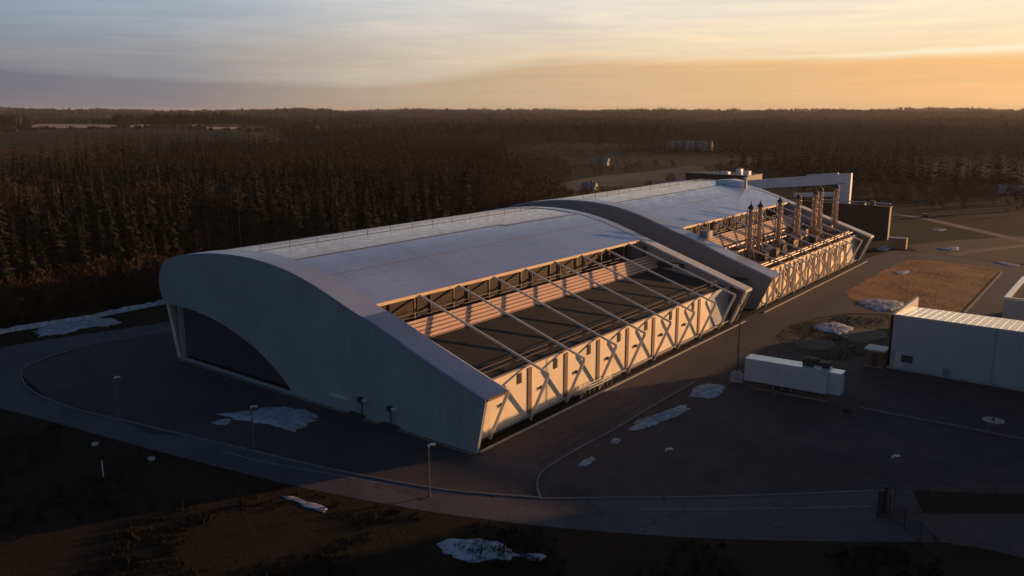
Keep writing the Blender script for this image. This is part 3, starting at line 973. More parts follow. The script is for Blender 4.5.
fb = tag(empty('flat_block', (241, 66, 0)), 'flat roofed dark block with white rooftop plant beyond the roof of the farther hall', 'building')
MB().box(241, 256, 66, 92, 0, 15.0).build('wall', M['darkclad'], fb)
MB().box(240.8, 256.2, 65.8, 92.2, 15.003, 15.2).build('roof', M['houseroof'], fb)
MB().beam((240.7, 66, 15.33), (240.7, 92, 15.33), .3, .25).build('parapet', M['white'], fb)
for k, (y, w, h) in enumerate(((67.6, 2.4, 1.6), (70.6, 1.8, 2.3), (76.5, 3.2, 1.0))):
    u = MB().box(243, 245.4, y - w / 2, y + w / 2, 15.21, 15.21 + h).build('roof_plant', M['portal'], fb)
    MB().tube((244.2, y, 15.21 + h), (244.2, y, 15.21 + h + .6), .4, 10).build('fan', M['galv'], u)

# right: white shed with roof falling away and parapet
wb = tag(empty('white_shed', (65.8, -29.6, 0)), 'long pale sheet clad shed with sunlit roof at the right edge of the yard', 'building')
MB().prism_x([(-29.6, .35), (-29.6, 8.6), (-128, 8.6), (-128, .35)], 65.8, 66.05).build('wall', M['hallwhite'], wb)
MB().box(65.7, 78.4, -128, -29.55, 0, .348).build('plinth', M['plinth'], wb)
rfm = MB()
rfm.add([(65.75, -128, 8.64), (65.75, -30.0, 8.64), (78, -30.0, 7.75), (78, -128, 7.75), (65.75, -128, 8.44), (65.75, -30.0, 8.44), (78, -30.0, 7.55), (78, -128, 7.55)],
        [(0, 1, 2, 3), (4, 7, 6, 5), (0, 4, 5, 1), (1, 5, 6, 2), (2, 6, 7, 3), (3, 7, 4, 0)])
for k in range(92):
    y = -30.6 - k * 1.05
    rfm.add([(65.76, y - .03, 8.70), (65.76, y + .03, 8.70), (77.9, y + .03, 7.80), (77.9, y - .03, 7.80), (65.76, y - .03, 8.63), (65.76, y + .03, 8.63), (77.9, y + .03, 7.73), (77.9, y - .03, 7.73)],
            [(0, 1, 2, 3), (0, 4, 5, 1), (1, 5, 6, 2), (3, 2, 6, 7), (3, 7, 4, 0)])
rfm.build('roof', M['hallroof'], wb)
MB().box(65.8, 82.3, -29.98, -29.6, .35, 8.66).build('end_wall', M['hallwhite'], wb)
MB().box(78.02, 78.3, -128, -30, .35, 7.7).build('back_wall', M['hallwhite'], wb)
MB().box(65.66, 65.84, -128, -29.55, 8.66, 8.80).build('eaves_trim', M['white'], wb)
p = at_x(907, 359, 65.8)
wn = MB().box(65.72, 65.798, p.y - 1.0, p.y + 1.0, p.z - .75, p.z + .75).build('window', M['white'], wb)
MB().box(65.69, 65.718, p.y - .85, p.y + .85, p.z - .6, p.z + .6).build('pane', M['glazing'], wn)
p = at_x(899, 357, 65.8)
MB().box(65.70, 65.798, p.y - .55, p.y + .55, .36, p.z + .9).build('door', M['white'], wb)
p = at_x(946, 371, 65.8)
MB().box(65.4, 65.798, p.y - .4, p.y + .4, .5, 1.5).build('wall_cabinet', M['clad2'], wb)
MB().tube((65.7, -44, .35), (65.7, -44, 8.6), .07, 6).build('downpipe', M['hallwhite'], wb)

# far right box with white parapet
c0 = at(1004.5, 297, 7)
rb = tag(empty('parapet_block', (c0.x, c0.y, 0)), 'flat roofed grey block with bright white parapet cut by the right edge', 'building')
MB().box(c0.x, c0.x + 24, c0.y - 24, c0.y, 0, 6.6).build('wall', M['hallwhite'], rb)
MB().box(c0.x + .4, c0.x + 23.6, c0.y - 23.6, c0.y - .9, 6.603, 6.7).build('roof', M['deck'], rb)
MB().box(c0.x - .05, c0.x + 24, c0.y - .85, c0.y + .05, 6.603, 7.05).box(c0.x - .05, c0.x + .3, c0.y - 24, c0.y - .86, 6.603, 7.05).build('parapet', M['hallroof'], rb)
MB().box(c0.x - .06, c0.x - .002, c0.y - 8, c0.y - 5, .02, 3).build('door', M['clad2'], rb)

# small cabin beside the shed
cb = tag(empty('yard_cabin', (66.0, -27.6, 0)), 'small pale roofed cabin against the end of the white shed', 'cabin')
MB().box(64.9, 67.3, -29.2, -26.6, .1, 2.7).build('wall', M['brown'], cb)
MB().box(64.6, 67.6, -29.45, -26.3, 2.703, 2.95).build('roof', M['white'], cb)
MB().box(64.83, 64.898, -28.4, -27.5, .12, 2.2).build('door', M['dark'], cb)
MB().box(64.8, 67.4, -29.2, -26.5, 0, .098).build('base', M['plinth'], cb)
q = at(882, 366)
tk = tag(empty('barrel', (q.x, q.y, 0)), 'small white barrel on the ground in front of the yard cabin', 'barrel')
MB().tube((q.x, q.y, 0), (q.x, q.y, 1.0), .42, 14).build('drum', M['white'], tk)
MB().tube((q.x, q.y, 1.0), (q.x, q.y, 1.06), .44, 14).build('lid', M['galv'], tk)

# ------------------------------------------------------------------ trailer
a = at(743.6, 386); b = at(832, 402)
ang = math.atan2(b.y - a.y, b.x - a.x)
Ld = (b - a).length
TR = tag(empty('white_trailer', (a.x, a.y, 0), ang), 'long white box trailer with black cooling units on its roof end, parked in the yard', 'trailer')
L = lambda mb, nm, m, par=TR: mb.build(nm, M[m], par, local=True)
# local x along the visible side, local y away from the camera
L(MB().box(0, Ld - .9, 0, 2.6, .95, 4.25), 'body', 'trailer')
L(MB().box(-.03, Ld - .86, -.03, 2.63, 4.253, 4.33), 'roof', 'hallroof')
L(MB().box(Ld - .897, Ld + .9, .35, 2.45, 1.0, 4.05), 'nose', 'trailer')
L(MB().box(Ld - .85, Ld + .95, .3, 2.5, 4.053, 4.14), 'nose_roof', 'hallroof')
L(MB().box(.3, Ld - 1.2, .35, 2.25, .6, .948), 'chassis', 'blackbox')
L(MB().beam((1.4, -.5, .12), (Ld - .6, -.5, .12), .2, .18), 'ground_rail', 'kerb')
for x in (4.2, 5.5, 6.8):
    for y in (.12, 2.15):
        w = L(MB().tube((x, y, .5), (x, y + .35, .5), .5, 16), 'wheel', 'tyre')
        L(MB().tube((x, y - .02, .5), (x, y + .37, .5), .24, 12), 'rim', 'galv', w)
for x in (1.0, Ld - 1.6):
    L(MB().box(x - .12, x + .12, .3, .55, 0, .94).box(x - .25, x + .25, .2, .65, 0, .06), 'landing_leg', 'galv')
u = L(MB().box(Ld - 4.6, Ld - 2.6, .9, 2.5, 4.335, 5.35), 'cooling_unit', 'blackbox')
L(MB().tube((Ld - 4.1, 1.7, 5.35), (Ld - 4.1, 1.7, 5.45), .42, 12).tube((Ld - 3.1, 1.7, 5.35), (Ld - 3.1, 1.7, 5.45), .42, 12), 'fan_guard', 'cowl', u)
u = L(MB().box(Ld - 2.5, Ld - 1.0, 1.1, 2.5, 4.335, 5.15), 'cooling_unit', 'blackbox')
L(MB().box(Ld - 2.9, Ld - 1.9, .5, .95, 4.336, 4.62), 'roof_hatch', 'white')
L(MB().box(-.06, -.002, .15, 2.45, 1.05, 4.15), 'rear_door', 'trailer')

# mast on a concrete block
q = at(736.5, 381)
ms = tag(empty('light_mast', (q.x, q.y, 0)), 'thin dark mast standing on a concrete block beside the white trailer', 'mast')
MB().cbox((q.x, q.y, .55), (1.7, 1.7, 1.1), .3).cbox((q.x, q.y, 1.3), (1.0, 1.0, .4), .3).build('base_block', M['plinth'], ms)
MB().tube((q.x, q.y, 1.5), (q.x, q.y, 12.0), .11, 8, .07).build('pole', M['blackbox'], ms)
MB().cbox((q.x, q.y, 12.1), (.5, .25, .2)).build('lamp_head', M['cowl'], ms)

# ------------------------------------------------------------------ lamps
def lamp(u, v, h, label, px_head=None):
    q = at(u, v)
    o = tag(empty('street_lamp', (q.x, q.y, 0)), label, 'street lamp', 'street lamps round the site')
    MB().tube((0, 0, 0), (0, 0, h - .05), .085, 8, .055).tube((0, 0, 0), (0, 0, .5), .13, 8).build('pole', M['galv'], o, local=True)
    s = MB()
    d = rt * 1.0
    s.tube((0, 0, h - .05), (d.x * .35, d.y * .35, h + .1), .045, 6)
    s.build('bracket', M['galv'], o, local=True)
    hd = MB().cbox((d.x * .42, d.y * .42, h + .12), (.55, .26, .15), math.atan2(d.y, d.x))
    hd.tube((0, 0, h - .12), (0, 0, h + .12), .12, 8)
    hd.build('lamp_head', M['lampglass'], o, local=True)


lamp(429.5, 497, 5.8, 'slim street lamp on the kerb before the near corner of the arched end wall')
lamp(664, 500, 5.6, 'slim street lamp on the lower road below the narrow snow heap')
lamp(887, 512, 6.0, 'street lamp beside the gate of the mesh fence')
lamp(254, 448, 5.2, 'street lamp in front of the large snow patch beside the end wall')
lamp(119, 418, 5.6, 'street lamp on the curved kerb left of the end wall, away from the snow')
lamp(22, 321, 4.3, 'street lamp near the bare red brush left of the long snow bank')
for u_, v_, lb in ((95, 445, 'small pale stone in the dark grass, left of the white marker post'), (151.5, 459.5, 'small pale stone in the dark grass between marker post and ring road')):
    q = at(u_, v_)
    st = MB()
    vs_ = [(q.x + .42 * math.cos(a_) * rng.uniform(.7, 1.2), q.y + .42 * math.sin(a_) * rng.uniform(.7, 1.2), z_) for z_ in (0, .25) for a_ in np.arange(0, 6.2, .7)]
    n_ = len(vs_) // 2
    vs_.append((q.x, q.y, .42))
    tag(st.add(vs_, [(i_, (i_ + 1) % n_, n_ + (i_ + 1) % n_, n_ + i_) for i_ in range(n_)] + [(n_ + i_, n_ + (i_ + 1) % n_, 2 * n_) for i_ in range(n_)]).build('stone', M['plinth'], loc=(q.x, q.y, 0)), lb, 'stone')
q = at(103.5, 477)
mk = tag(empty('marker_post', (q.x, q.y, 0)), 'short white marker post standing in the dark grass at lower left', 'post')
MB().tube((q.x, q.y, 0), (q.x, q.y, 1.85), .06, 8).build('post', M['lampglass'], mk)
MB().tube((q.x, q.y, 1.85), (q.x, q.y, 1.92), .07, 8).build('cap', M['white'], mk)

# disc on a leaning pole
q = at(984.5, 432)
dp = tag(empty('dish_antenna', (q.x, q.y, 0)), 'round flat dish on a leaning pole at the right of the yard', 'dish')
d = rt * .95
tip = Vector((q.x + d.x, q.y + d.y, 1.35))
MB().tube((q.x, q.y, 0), tip, .09, 8).build('pole', M['kerb'], dp)
MB().tube((tip.x, tip.y, 1.35), (tip.x, tip.y, 1.55), .35, 16, 1.25).tube((tip.x, tip.y, 1.55), (tip.x, tip.y, 1.60), 1.25, 24).build('dish', M['stack'], dp)
MB().tube((tip.x, tip.y, 1.6), (tip.x, tip.y, 1.9), .14, 8).build('feed', M['blackbox'], dp)
# cable coil
q = at(848, 411)
ts = MB()
n, m_ = 18, 6
vs, fs = [], []
for lay in range(3):
    k0 = len(vs)
    for i in range(n):
        for j in range(m_):
            A_, B_ = 2 * math.pi * i / n, 2 * math.pi * j / m_
            r = .62 - lay * .06 + .09 * math.cos(B_)
            vs.append((q.x + r * math.cos(A_), q.y + r * math.sin(A_), .1 + lay * .15 + .09 * math.sin(B_)))
    for i in range(n):
        for j in range(m_):
            fs.append((k0 + i * m_ + j, k0 + ((i + 1) % n) * m_ + j, k0 + ((i + 1) % n) * m_ + (j + 1) % m_, k0 + i * m_ + (j + 1) % m_))
tag(ts.add(vs, fs).build('cable_coil', M['blackbox'], smooth=True, loc=(q.x, q.y, 0)), 'coiled black cable lying at the left end of the pale yard kerb', 'cable')
q = at(774, 394.5)
tag(MB().cbox((q.x, q.y, .22), (1.5, .9, .4), .2).cbox((q.x + .1, q.y, .5), (.9, .7, .16), .2).build('rubble_block', M['gravelpad'], loc=(q.x, q.y, 0)), 'low block of rubble on the ground in front of the white trailer', 'rubble')

# ------------------------------------------------------------------ fences
def fence(pts, h, label, mesh=True):
    o = tag(empty('mesh_fence', (pts[0].x, pts[0].y, 0)), label, 'fence', 'mesh fences at the gate')
    for p, q in zip(pts, pts[1:]):
        n = max(1, round((q - p).length / 3.2))
        for k in range(n):
            c = p.lerp(q, k / n)
            MB().tube((c.x, c.y, 0), (c.x, c.y, h), .055, 6).build('post', M['blackbox'], o)
        rail = MB().tube((p.x, p.y, h - .03), (q.x, q.y, h - .03), .045, 6)
        rail.build('rail', M['galv'], o)
        MB().tube((p.x, p.y, .1), (q.x, q.y, .1), .03, 6).build('rail', M['blackbox'], o)
        w = MB()
        L_ = (q - p).length
        d = (q - p) / L_
        s = .16
        t = -h
        while t < L_:
            for sg in (1, -1):
                a0, a1 = max(0, t), min(L_, t + h)
                if a1 - a0 > .02:
                    z0, z1 = (a0 - t), (a1 - t)
                    if sg < 0:
                        z0, z1 = h - z0, h - z1
                    A_ = p + d * a0
                    B_ = p + d * a1
                    w.tube((A_.x, A_.y, z0), (B_.x, B_.y, z1), .008, 3, cap=False)
            t += s
        w.build('wire_mesh', M['blackbox'], o)
    c = pts[-1]
    MB().tube((c.x, c.y, 0), (c.x, c.y, h), .06, 6).build('post', M['blackbox'], o)


fence([at(893, 513), at(960, 513), at(1060, 513)], 2.9, 'dark wire mesh fence running to the right edge beside the gate road')
fence([at(889, 514), at(937, 558)], 2.2, 'dark wire mesh fence slanting from the gate towards the dark grass')
q = at(884, 513)
gt = tag(empty('gate', (q.x, q.y, 0)), 'dark open gate leaf between two posts across the lower road', 'gate')
q2 = at(878, 517)
for c in (q, q2):
    MB().box(c.x - .14, c.x + .14, c.y - .14, c.y + .14, 0, 2.9).build('gate_post', M['blackbox'], gt)
g = MB()
for k in range(9):
    c = q.lerp(q2, (k + .5) / 9)
    g.tube((c.x, c.y, .2), (c.x, c.y, 2.6), .03, 5)
for z in (.2, 1.4, 2.6):
    g.beam((q.x, q.y, z), (q2.x, q2.y, z), .08, .08)
g.build('gate_leaf', M['blackbox'], gt)

# ------------------------------------------------------------------ small far things
q = at(899, 248.5)
bx = tag(empty('timber_crate', (q.x, q.y, 0)), 'tan timber box the size of a container near the far end of the hall', 'container')
MB().cbox((q.x, q.y + .5, 1.55), (2.6, 4.9, 2.9), .08).build('body', M['brickbox'], bx)
MB().cbox((q.x, q.y + .5, 3.1), (2.8, 5.1, .18), .08).build('lid', M['snow'], bx)
MB().cbox((q.x, q.y + .5, .05), (2.3, 4.6, .1), .08).build('skid', M['bark'], bx)


def car(q, rz, label, body):
    o = tag(empty('parked_car', (q.x, q.y, 0), rz), label, 'car')
    prof = [(-2.1, .35), (-2.1, .85), (-1.5, 1.0), (-.9, 1.45), (.7, 1.45), (1.3, 1.0), (2.1, .85), (2.1, .35)]
    mb = MB()
    n = len(prof)
    vs = [(x, -.85, z) for x, z in prof] + [(x, .85, z) for x, z in prof]
    fs = [tuple(range(n)), tuple(range(n, 2 * n))[::-1]] + [(i, (i + 1) % n, n + (i + 1) % n, n + i) for i in range(n)]
    mb.add(vs, fs).build('body', body, o, local=True)
    MB().box(-1.0, .8, -.865, .865, 1.02, 1.35).build('window', M['glazing'], o, local=True)
    for x in (-1.3, 1.3):
        for y in (-.9, .7):
            MB().tube((x, y, .33), (x, y + .2, .33), .33, 14).build('wheel', M['tyre'], o, local=True)


car(at(925, 217.5), .3, 'dark red car parked far off beside the dirt path', M['carpaint'])


def house(q, w, l, h, rz, label, wallm, roofm, z0=0.0):
    o = tag(empty('house', (q.x, q.y, z0), rz), label, 'house')
    MB().box(-l / 2, l / 2, -w / 2, w / 2, -1.5, h).build('wall', wallm, o, local=True)
    e = .4
    r = MB().add([(-l / 2 - e, -w / 2 - e, h), (l / 2 + e, -w / 2 - e, h), (l / 2 + e, w / 2 + e, h), (-l / 2 - e, w / 2 + e, h), (-l / 2 - e, 0, h + w * .38), (l / 2 + e, 0, h + w * .38)],
                 [(0, 1, 5, 4), (2, 3, 4, 5), (0, 4, 3), (1, 2, 5), (0, 3, 2, 1)]).build('roof', roofm, o, local=True)
    MB().box(-l * .2 - .4, -l * .2 + .4, -.4, .4, h + w * .3, h + w * .38 + 1).build('chimney', M['housered'], r, local=True)
    for k in (-.28, .05, .3):
        MB().box(l * k - .6, l * k + .6, -w / 2 - .05, -w / 2 - .004, h * .4, h * .4 + 1.4).build('window', M['glazing'], o, local=True)


def fh(u, v, w, l, h, label, wm, rm, rise=3.0):
    q = at(u, v, 0)
    z = terrain(q.x, q.y)
    q = at(u, v, z + rise)
    house(q, w, l, h, YAW + 1.2, label, wm, rm, terrain(q.x, q.y))


fh(690, 141, 16, 44, 3.5, 'far off long pale low building among trees above the farther hall roof', M['housewhite'], M['clad2'], 9)
fh(600, 161, 7, 13, 3, 'small pale house at the edge of the far bare field', M['housewhite'], M['clad2'])
fh(589, 187, 5, 7, 2.4, 'small pale shed in the brush just behind the roof of the farther hall', M['housewhite'], M['clad2'], 2)
fh(257, 161, 7, 8, 11, 'white house showing above the dark trees left of the hall', M['housewhite'], M['houseroof'], 10)
fh(1013, 189.5, 5, 12, 2.4, 'pale low shed in the clearing at the right edge', M['housewhite'], M['clad2'], 2)

# ------------------------------------------------------------------ snow
def snow(poly, h, label):
    w = resample([at(u, v) for u, v in poly] + [at(*poly[0])], .45)[:-1]
    c = sum(w, Vector()) / len(w)
    ph = [rng.uniform(0, 6.28) for _ in range(4)]
    for i, p in enumerate(w):
        t = 6.283 * i / len(w)
        k = 1 + .05 * math.sin(3 * t + ph[0]) + .035 * math.sin(11 * t + ph[1]) + .03 * math.sin(23 * t + ph[2]) + rng.uniform(-.06, .05)
        w[i] = c + (p - c) * k
    h *= .55
    n = len(w)
    vs, fs = [], []
    rings = [(1.0, .0), (.94, .35), (.82, .7), (.62, .9), (.38, 1.0), (.15, .95)]
    for k, (s, z) in enumerate(rings):
        for i, p in enumerate(w):
            j = 1 + (rng.uniform(-.10, .10) if k == 0 else rng.uniform(-.05, .05))
            q = c + (p - c) * (s * j)
            vs.append((q.x, q.y, .03 + h * z * rng.uniform(.55, 1.25) if z else .0))
    for k in range(len(rings) - 1):
        for i in range(n):
            fs.append((k * n + i, k * n + (i + 1) % n, (k + 1) * n + (i + 1) % n, (k + 1) * n + i))
    vs.append((c.x, c.y, h))
    for i in range(n):
        fs.append(((len(rings) - 1) * n + i, (len(rings) - 1) * n + (i + 1) % n, len(vs) - 1))
    o = MB().add(vs, fs).build('snow_patch', M['snow'], smooth=True, loc=(c.x, c.y, 0))
    tag(o, label, 'snow patch', 'patches of old snow')


snow([(32, 332), (45, 326), (62, 321), (85, 317), (105, 318), (117, 321), (110, 326), (90, 327), (70, 332), (48, 335), (36, 335)], .5, 'long pale snow patch beside the snow bank at far left')
snow([(222, 414), (245, 411), (265, 408), (290, 408), (305, 411), (318, 416), (312, 422), (297, 430), (285, 429), (275, 426), (262, 424), (247, 421), (232, 418)], .5, 'big ragged snow patch on the apron before the arched end wall')
snow([(211, 423), (219, 420), (231, 419), (230, 423), (220, 425)], .2, 'little snow scrap left of the big ragged patch on the apron')
snow([(628, 430), (636, 422), (655, 416), (668, 410), (684, 406), (687, 410), (678, 416), (662, 422), (645, 428), (634, 431)], .55, 'long narrow snow heap in the yard across from the long wall')
snow([(690, 396), (695, 388), (708, 384), (722, 386), (724, 392), (715, 397), (700, 398)], .6, 'rounded snow heap just left of the concrete mast block')
snow([(577, 466), (583, 461), (592, 457), (595, 460), (586, 466)], .25, 'tiny snow scrap near the curved end of the yard kerb')
snow([(610, 443), (615, 438), (621, 440), (617, 444)], .2, 'tiny grey snow scrap between the narrow heap and the kerb bend')
snow([(442, 545), (448, 539), (470, 538), (495, 542), (515, 552), (517, 558), (500, 559), (478, 562), (460, 561), (446, 553)], .16, 'dirty snow patch in the dark grass at the bottom centre')
snow([(523, 555), (535, 553), (547, 556), (543, 560), (528, 560)], .15, 'small dirty snow patch right of the bottom centre one')
snow([(282, 496), (290, 495), (298, 498), (306, 502), (318, 504), (330, 510), (325, 513), (314, 509), (304, 507), (295, 501), (287, 500)], .10, 'thin slanting snow strip in grass below the ring road')
snow([(813, 326), (822, 324), (838, 323), (853, 328), (850, 331), (838, 336), (832, 333), (820, 331)], .5, 'snow patch on the round grass island by the service road')
snow([(858, 302), (868, 299), (885, 300), (902, 303), (900, 309), (885, 311), (868, 308)], .6, 'snow bank along the near edge of the orange dry field')
snow([(893, 272.5), (905, 270.5), (909, 272), (900, 275)], .3, 'small snow patch lying on the orange dry field')
snow([(937, 248.5), (947, 247), (958, 247.5), (958, 250), (946, 250.5)], .5, 'flat snow patch in the meadow beyond the orange field')
snow([(876, 249), (884, 246.5), (891, 248), (886, 251)], .5, 'snow heap at the foot of the dark brown block')
snow([(929, 230), (936, 229), (946, 229.5), (940, 231)], .3, 'thin snow streak near the far dirt path')
snow([(992, 262), (1004, 262.5), (1020, 265.5), (1010, 266)], .25, 'thin snow streak by the road at the right edge')
# ploughed snow bank along the left road
bank = resample([at(u, v) for u, v in [(-60, 347), (0, 333), (50, 325), (100, 316), (160, 304), (200, 297)]], 1.2)
vs, fs = [], []
for i, p in enumerate(bank):
    d = bank[min(i + 1, len(bank) - 1)] - bank[max(i - 1, 0)]
    s = Vector((-d.y, d.x, 0)).normalized()
    hh = .8 * rng.uniform(.7, 1.15)
    for o_, z in ((-.8, 0), (-.45, hh * .8), (0, hh), (.4, hh * .85), (.8, 0)):
        q = p + s * (o_ + rng.uniform(-.12, .12))
        vs.append((q.x, q.y, z))
for i in range(len(bank) - 1):
    for k in range(4):
        fs.append((i * 5 + k, i * 5 + k + 1, i * 5 + k + 6, i * 5 + k + 5))
tag(MB().add(vs, fs).build('snow_bank', M['snow'], smooth=True), 'long ploughed bank of snow along the edge of the forest on the left', 'snow bank')

# ------------------------------------------------------------------ vegetation
def conifer_arrays(seed, h, rad, tiers, per):
    r = np.random.default_rng(seed)
    V, T = [], []
    for i in range(tiers):
        t = (i + r.uniform(-.3, .3)) / tiers
        t = min(max(t, 0), .985)
        z = h * (.10 + .90 * t)
        R0 = rad * (1 - t) ** .85 * r.uniform(.8, 1.15) + .12
        k = max(4, int(per * (1 - .5 * t)))
        a0 = r.uniform(0, 6.28)
        for j in range(k):
            a = a0 + 6.283 * j / k + r.uniform(-.35, .35)
            L_ = R0 * r.uniform(.6, 1.15)
            dr = -L_ * r.uniform(.15, .6)
            w = L_ * r.uniform(.22, .42)
            ca, sa = math.cos(a), math.sin(a)
            p0 = np.array([0, 0, z + .12 * L_])
            m1 = np.array([ca * L_ * .55 - sa * w, sa * L_ * .55 + ca * w, z + dr * .45 + r.uniform(-.1, .1)])
            m2 = np.array([ca * L_ * .55 + sa * w, sa * L_ * .55 - ca * w, z + dr * .45 - r.uniform(0, .35) * L_])
            tip_ = np.array([ca * L_, sa * L_, z + dr])
            b = len(V)
            V += [p0, m1, m2, tip_]
            T += [(b, b + 1, b + 2), (b + 1, b + 3, b + 2)]
    b = len(V)                                    # leader shoot
    V += [np.array([.12, 0, h * .93]), np.array([-.1, .1, h * .93]), np.array([0, 0, h * 1.03])]
    T += [(b, b + 1, b + 2)]
    return np.array(V), np.array(T)


def birch_arrays(seed, h, rad, n1, n2, base=.3):
    r = np.random.default_rng(seed)
    V, T = [], []

    def blade(p, q, w):
        d = q - p
        s = np.cross(d, r.normal(size=3))
        s = s / (np.linalg.norm(s) + 1e-6) * w
        b = len(V)
        V.extend([p - s, p + s, q])
        T.append((b, b + 1, b + 2))
    for i in range(n1):
        t = r.uniform(base, .95)
        z = h * t
        a = r.uniform(0, 6.283)
        reach = rad * (math.sin(math.pi * min(1, (t - base + .12) / (1.1 - base))) ** .7 + .1) * r.uniform(.6, 1.1)
        p = np.array([0, 0, z])
        q = p + np.array([math.cos(a) * reach, math.sin(a) * reach, reach * r.uniform(.4, 1.2)])
        blade(p, q, .05)
        for k in range(n2):
            f = r.uniform(.3, 1)
            c = p + (q - p) * f
            e = c + np.array([r.normal() * .5, r.normal() * .5, r.uniform(.1, 1.0)]) * reach * .45
            blade(c, e, r.uniform(.05, .12))
    return np.array(V), np.array(T)


def trunk_arrays(h, r0, r1, n=6):
    V, T = [], []
    for k, (z, r) in enumerate(((-.1, r0), (h * .5, (r0 + r1) / 2), (h, r1))):
        for i in range(n):
            a = 6.283 * i / n
            V.append((r * math.cos(a) + .15 * math.sin(z), r * math.sin(a), z))
    for k in range(2):
        for i in range(n):
            j = (i + 1) % n
            T += [(k * n + i, k * n + j, (k + 1) * n + j), (k * n + i, (k + 1) * n + j, (k + 1) * n + i)]
    return np.array(V), np.array(T)


CON = [conifer_arrays(s, 18, rd, 22, 11) for s, rd in ((1, 3.0), (2, 3.7), (3, 4.3), (4, 2.7), (5, 3.9), (6, 3.2))]
CONL = [conifer_arrays(s + 20, 18, 2.6, 11, 7) for s in range(5)]
BIR = [birch_arrays(s, 18, 2.9, 46, 9) for s in range(5)]
BIRL = [birch_arrays(s + 30, 15, 3.0, 16, 6) for s in range(5)]
SHR = [birch_arrays(s + 60, 4.5, 1.9, 34, 8, .08) for s in range(4)]
TRK = trunk_arrays(16.5, .22, .04)
BTRK = trunk_arrays(16, .15, .03)

con_me = [numpy_mesh('spruce_crown', v, t, M['needle']) for v, t in CON]
con_tr = numpy_mesh('spruce_trunk', *TRK, M['bark'])
bir_me = [numpy_mesh('birch_crown', v, t, M['twig']) for v, t in BIR]
bir_tr = numpy_mesh('birch_trunk', *BTRK, M['birchbark'])
shr_me = [numpy_mesh('brush_crown', v, t, M['redtwig']) for v, t in SHR]


def scatter(name, pts, variants, m, sc_rng=(.7, 1.2), wide=(0.85, 1.2), label=None, catg=None):
    """every point gets its own turned and scaled tree; one object for the whole mass"""
    Vs, Ts = [], []
    k = 0
    nv = len(variants)
    for i, (x, y, z, s) in enumerate(pts):
        V, T = variants[i % nv]
        a = nrng.uniform(0, 6.283)
        sx = s * nrng.uniform(*wide)
        c, sn = math.cos(a) * sx, math.sin(a) * sx
        W_ = np.empty_like(V)
        W_[:, 0] = V[:, 0] * c - V[:, 1] * sn + x
        W_[:, 1] = V[:, 0] * sn + V[:, 1] * c + y
        W_[:, 2] = V[:, 2] * s + z
        Vs.append(W_)
        Ts.append(T + k)
        k += len(V)
    me = numpy_mesh(name, np.concatenate(Vs), np.concatenate(Ts), m)
    o = bpy.data.objects.new(name, me)
    COL.objects.link(o)
    tag(o, label, catg, kind='stuff')
    return o


AZ0, AZ1 = YAW - R(38), YAW + R(40)


def in_wedge(x, y):
    a = math.atan2(y - CAM.y, x - CAM.x)
    return AZ0 < a < AZ1


def pip(x, y, poly):
    c = False
    n = len(poly)
    for i in range(n):
        x1_, y1_ = poly[i][0], poly[i][1]
        x2_, y2_ = poly[(i + 1) % n][0], poly[(i + 1) % n][1]
        if (y1_ > y) != (y2_ > y) and x < (x2_ - x1_) * (y - y1_) / (y2_ - y1_) + x1_:
            c = not c
    return c


def forest_edge(x):
    """y of the forest's near edge, behind the halls"""
    return 122 + 7 * math.sin(x * .05) + 4 * math.sin(x * .13 + 1)


CLEAR = [[(p.x, p.y) for p in (at(u, v) for u, v in poly)] for poly in (
    [(512, 235), (514, 200), (540, 184), (580, 172), (640, 166), (705, 162), (770, 172), (800, 200), (850, 235)],
    [(740, 215), (770, 198), (850, 195), (950, 193), (1120, 194), (1120, 420), (700, 420)],
)]
FARF = [[(p.x, p.y) for p in (at(u, v, 15.5) for u, v in poly)] for poly in (
    [(34, 124.2), (116, 123.6), (117, 127.6), (60, 128.3), (30, 127.6)], [(131, 124.0), (150, 124.0), (153, 127.2), (130, 127.4)], [(187, 124.2), (203, 123.9), (205, 126.2), (188, 126.4)], [(206, 127.2), (240, 127.4), (242, 129.6), (208, 129.8)])]


def is_clear(x, y):
    return any(pip(x, y, c) for c in CLEAR)


near_con, near_bir, brush = [], [], []
mid_con, mid_bir = [], []
# near forest behind the halls, spacing about four metres
gx = -60
step_ = 4.1
pts = []
x = -75.0
while x < 420:
    y = 105.0
    while y < 330:
        xx, yy = x + rng.uniform(-1.7, 1.7), y + rng.uniform(-1.7, 1.7)
        y += step_
        if not in_wedge(xx, yy) or is_clear(xx, yy) or yy < forest_edge(xx):
            continue
        if xx > 170 and yy < 120 + (xx - 170) * .85:
            continue
        pts.append((xx, yy))
    x += step_
pts.sort(key=lambda p: (p[0] - CAM.x) ** 2 + (p[1] - CAM.y) ** 2 - 0)


def birchy(x, y):
    v = math.sin(x * .031 + 1.1) + math.sin(y * .043 + x * .017) + .5 * math.sin(x * .09 - y * .07)
    k = -.15 + (.9 if x > 120 else 0) * min(1, max(0, (x - 120) / 60)) + min(1.0, max(0, (yy_ - 150) / 120)) * .8
    return v * .5 + k


for (x, y) in pts:
    yy_ = y
    b = birchy(x, y) + rng.uniform(-.6, .6) > (.84 if x < 110 else .30)
    s = rng.uniform(.85, 1.38) * (0.82 if y < forest_edge(x) + 8 else 1.0)
    if b:
        s *= rng.uniform(.85, 1.0)
        (near_bir if len(near_bir) < 110 else mid_bir).append((x, y, 0, s))
    else:
        (near_con if len(near_con) < 298 else mid_con).append((x, y, 0, s))


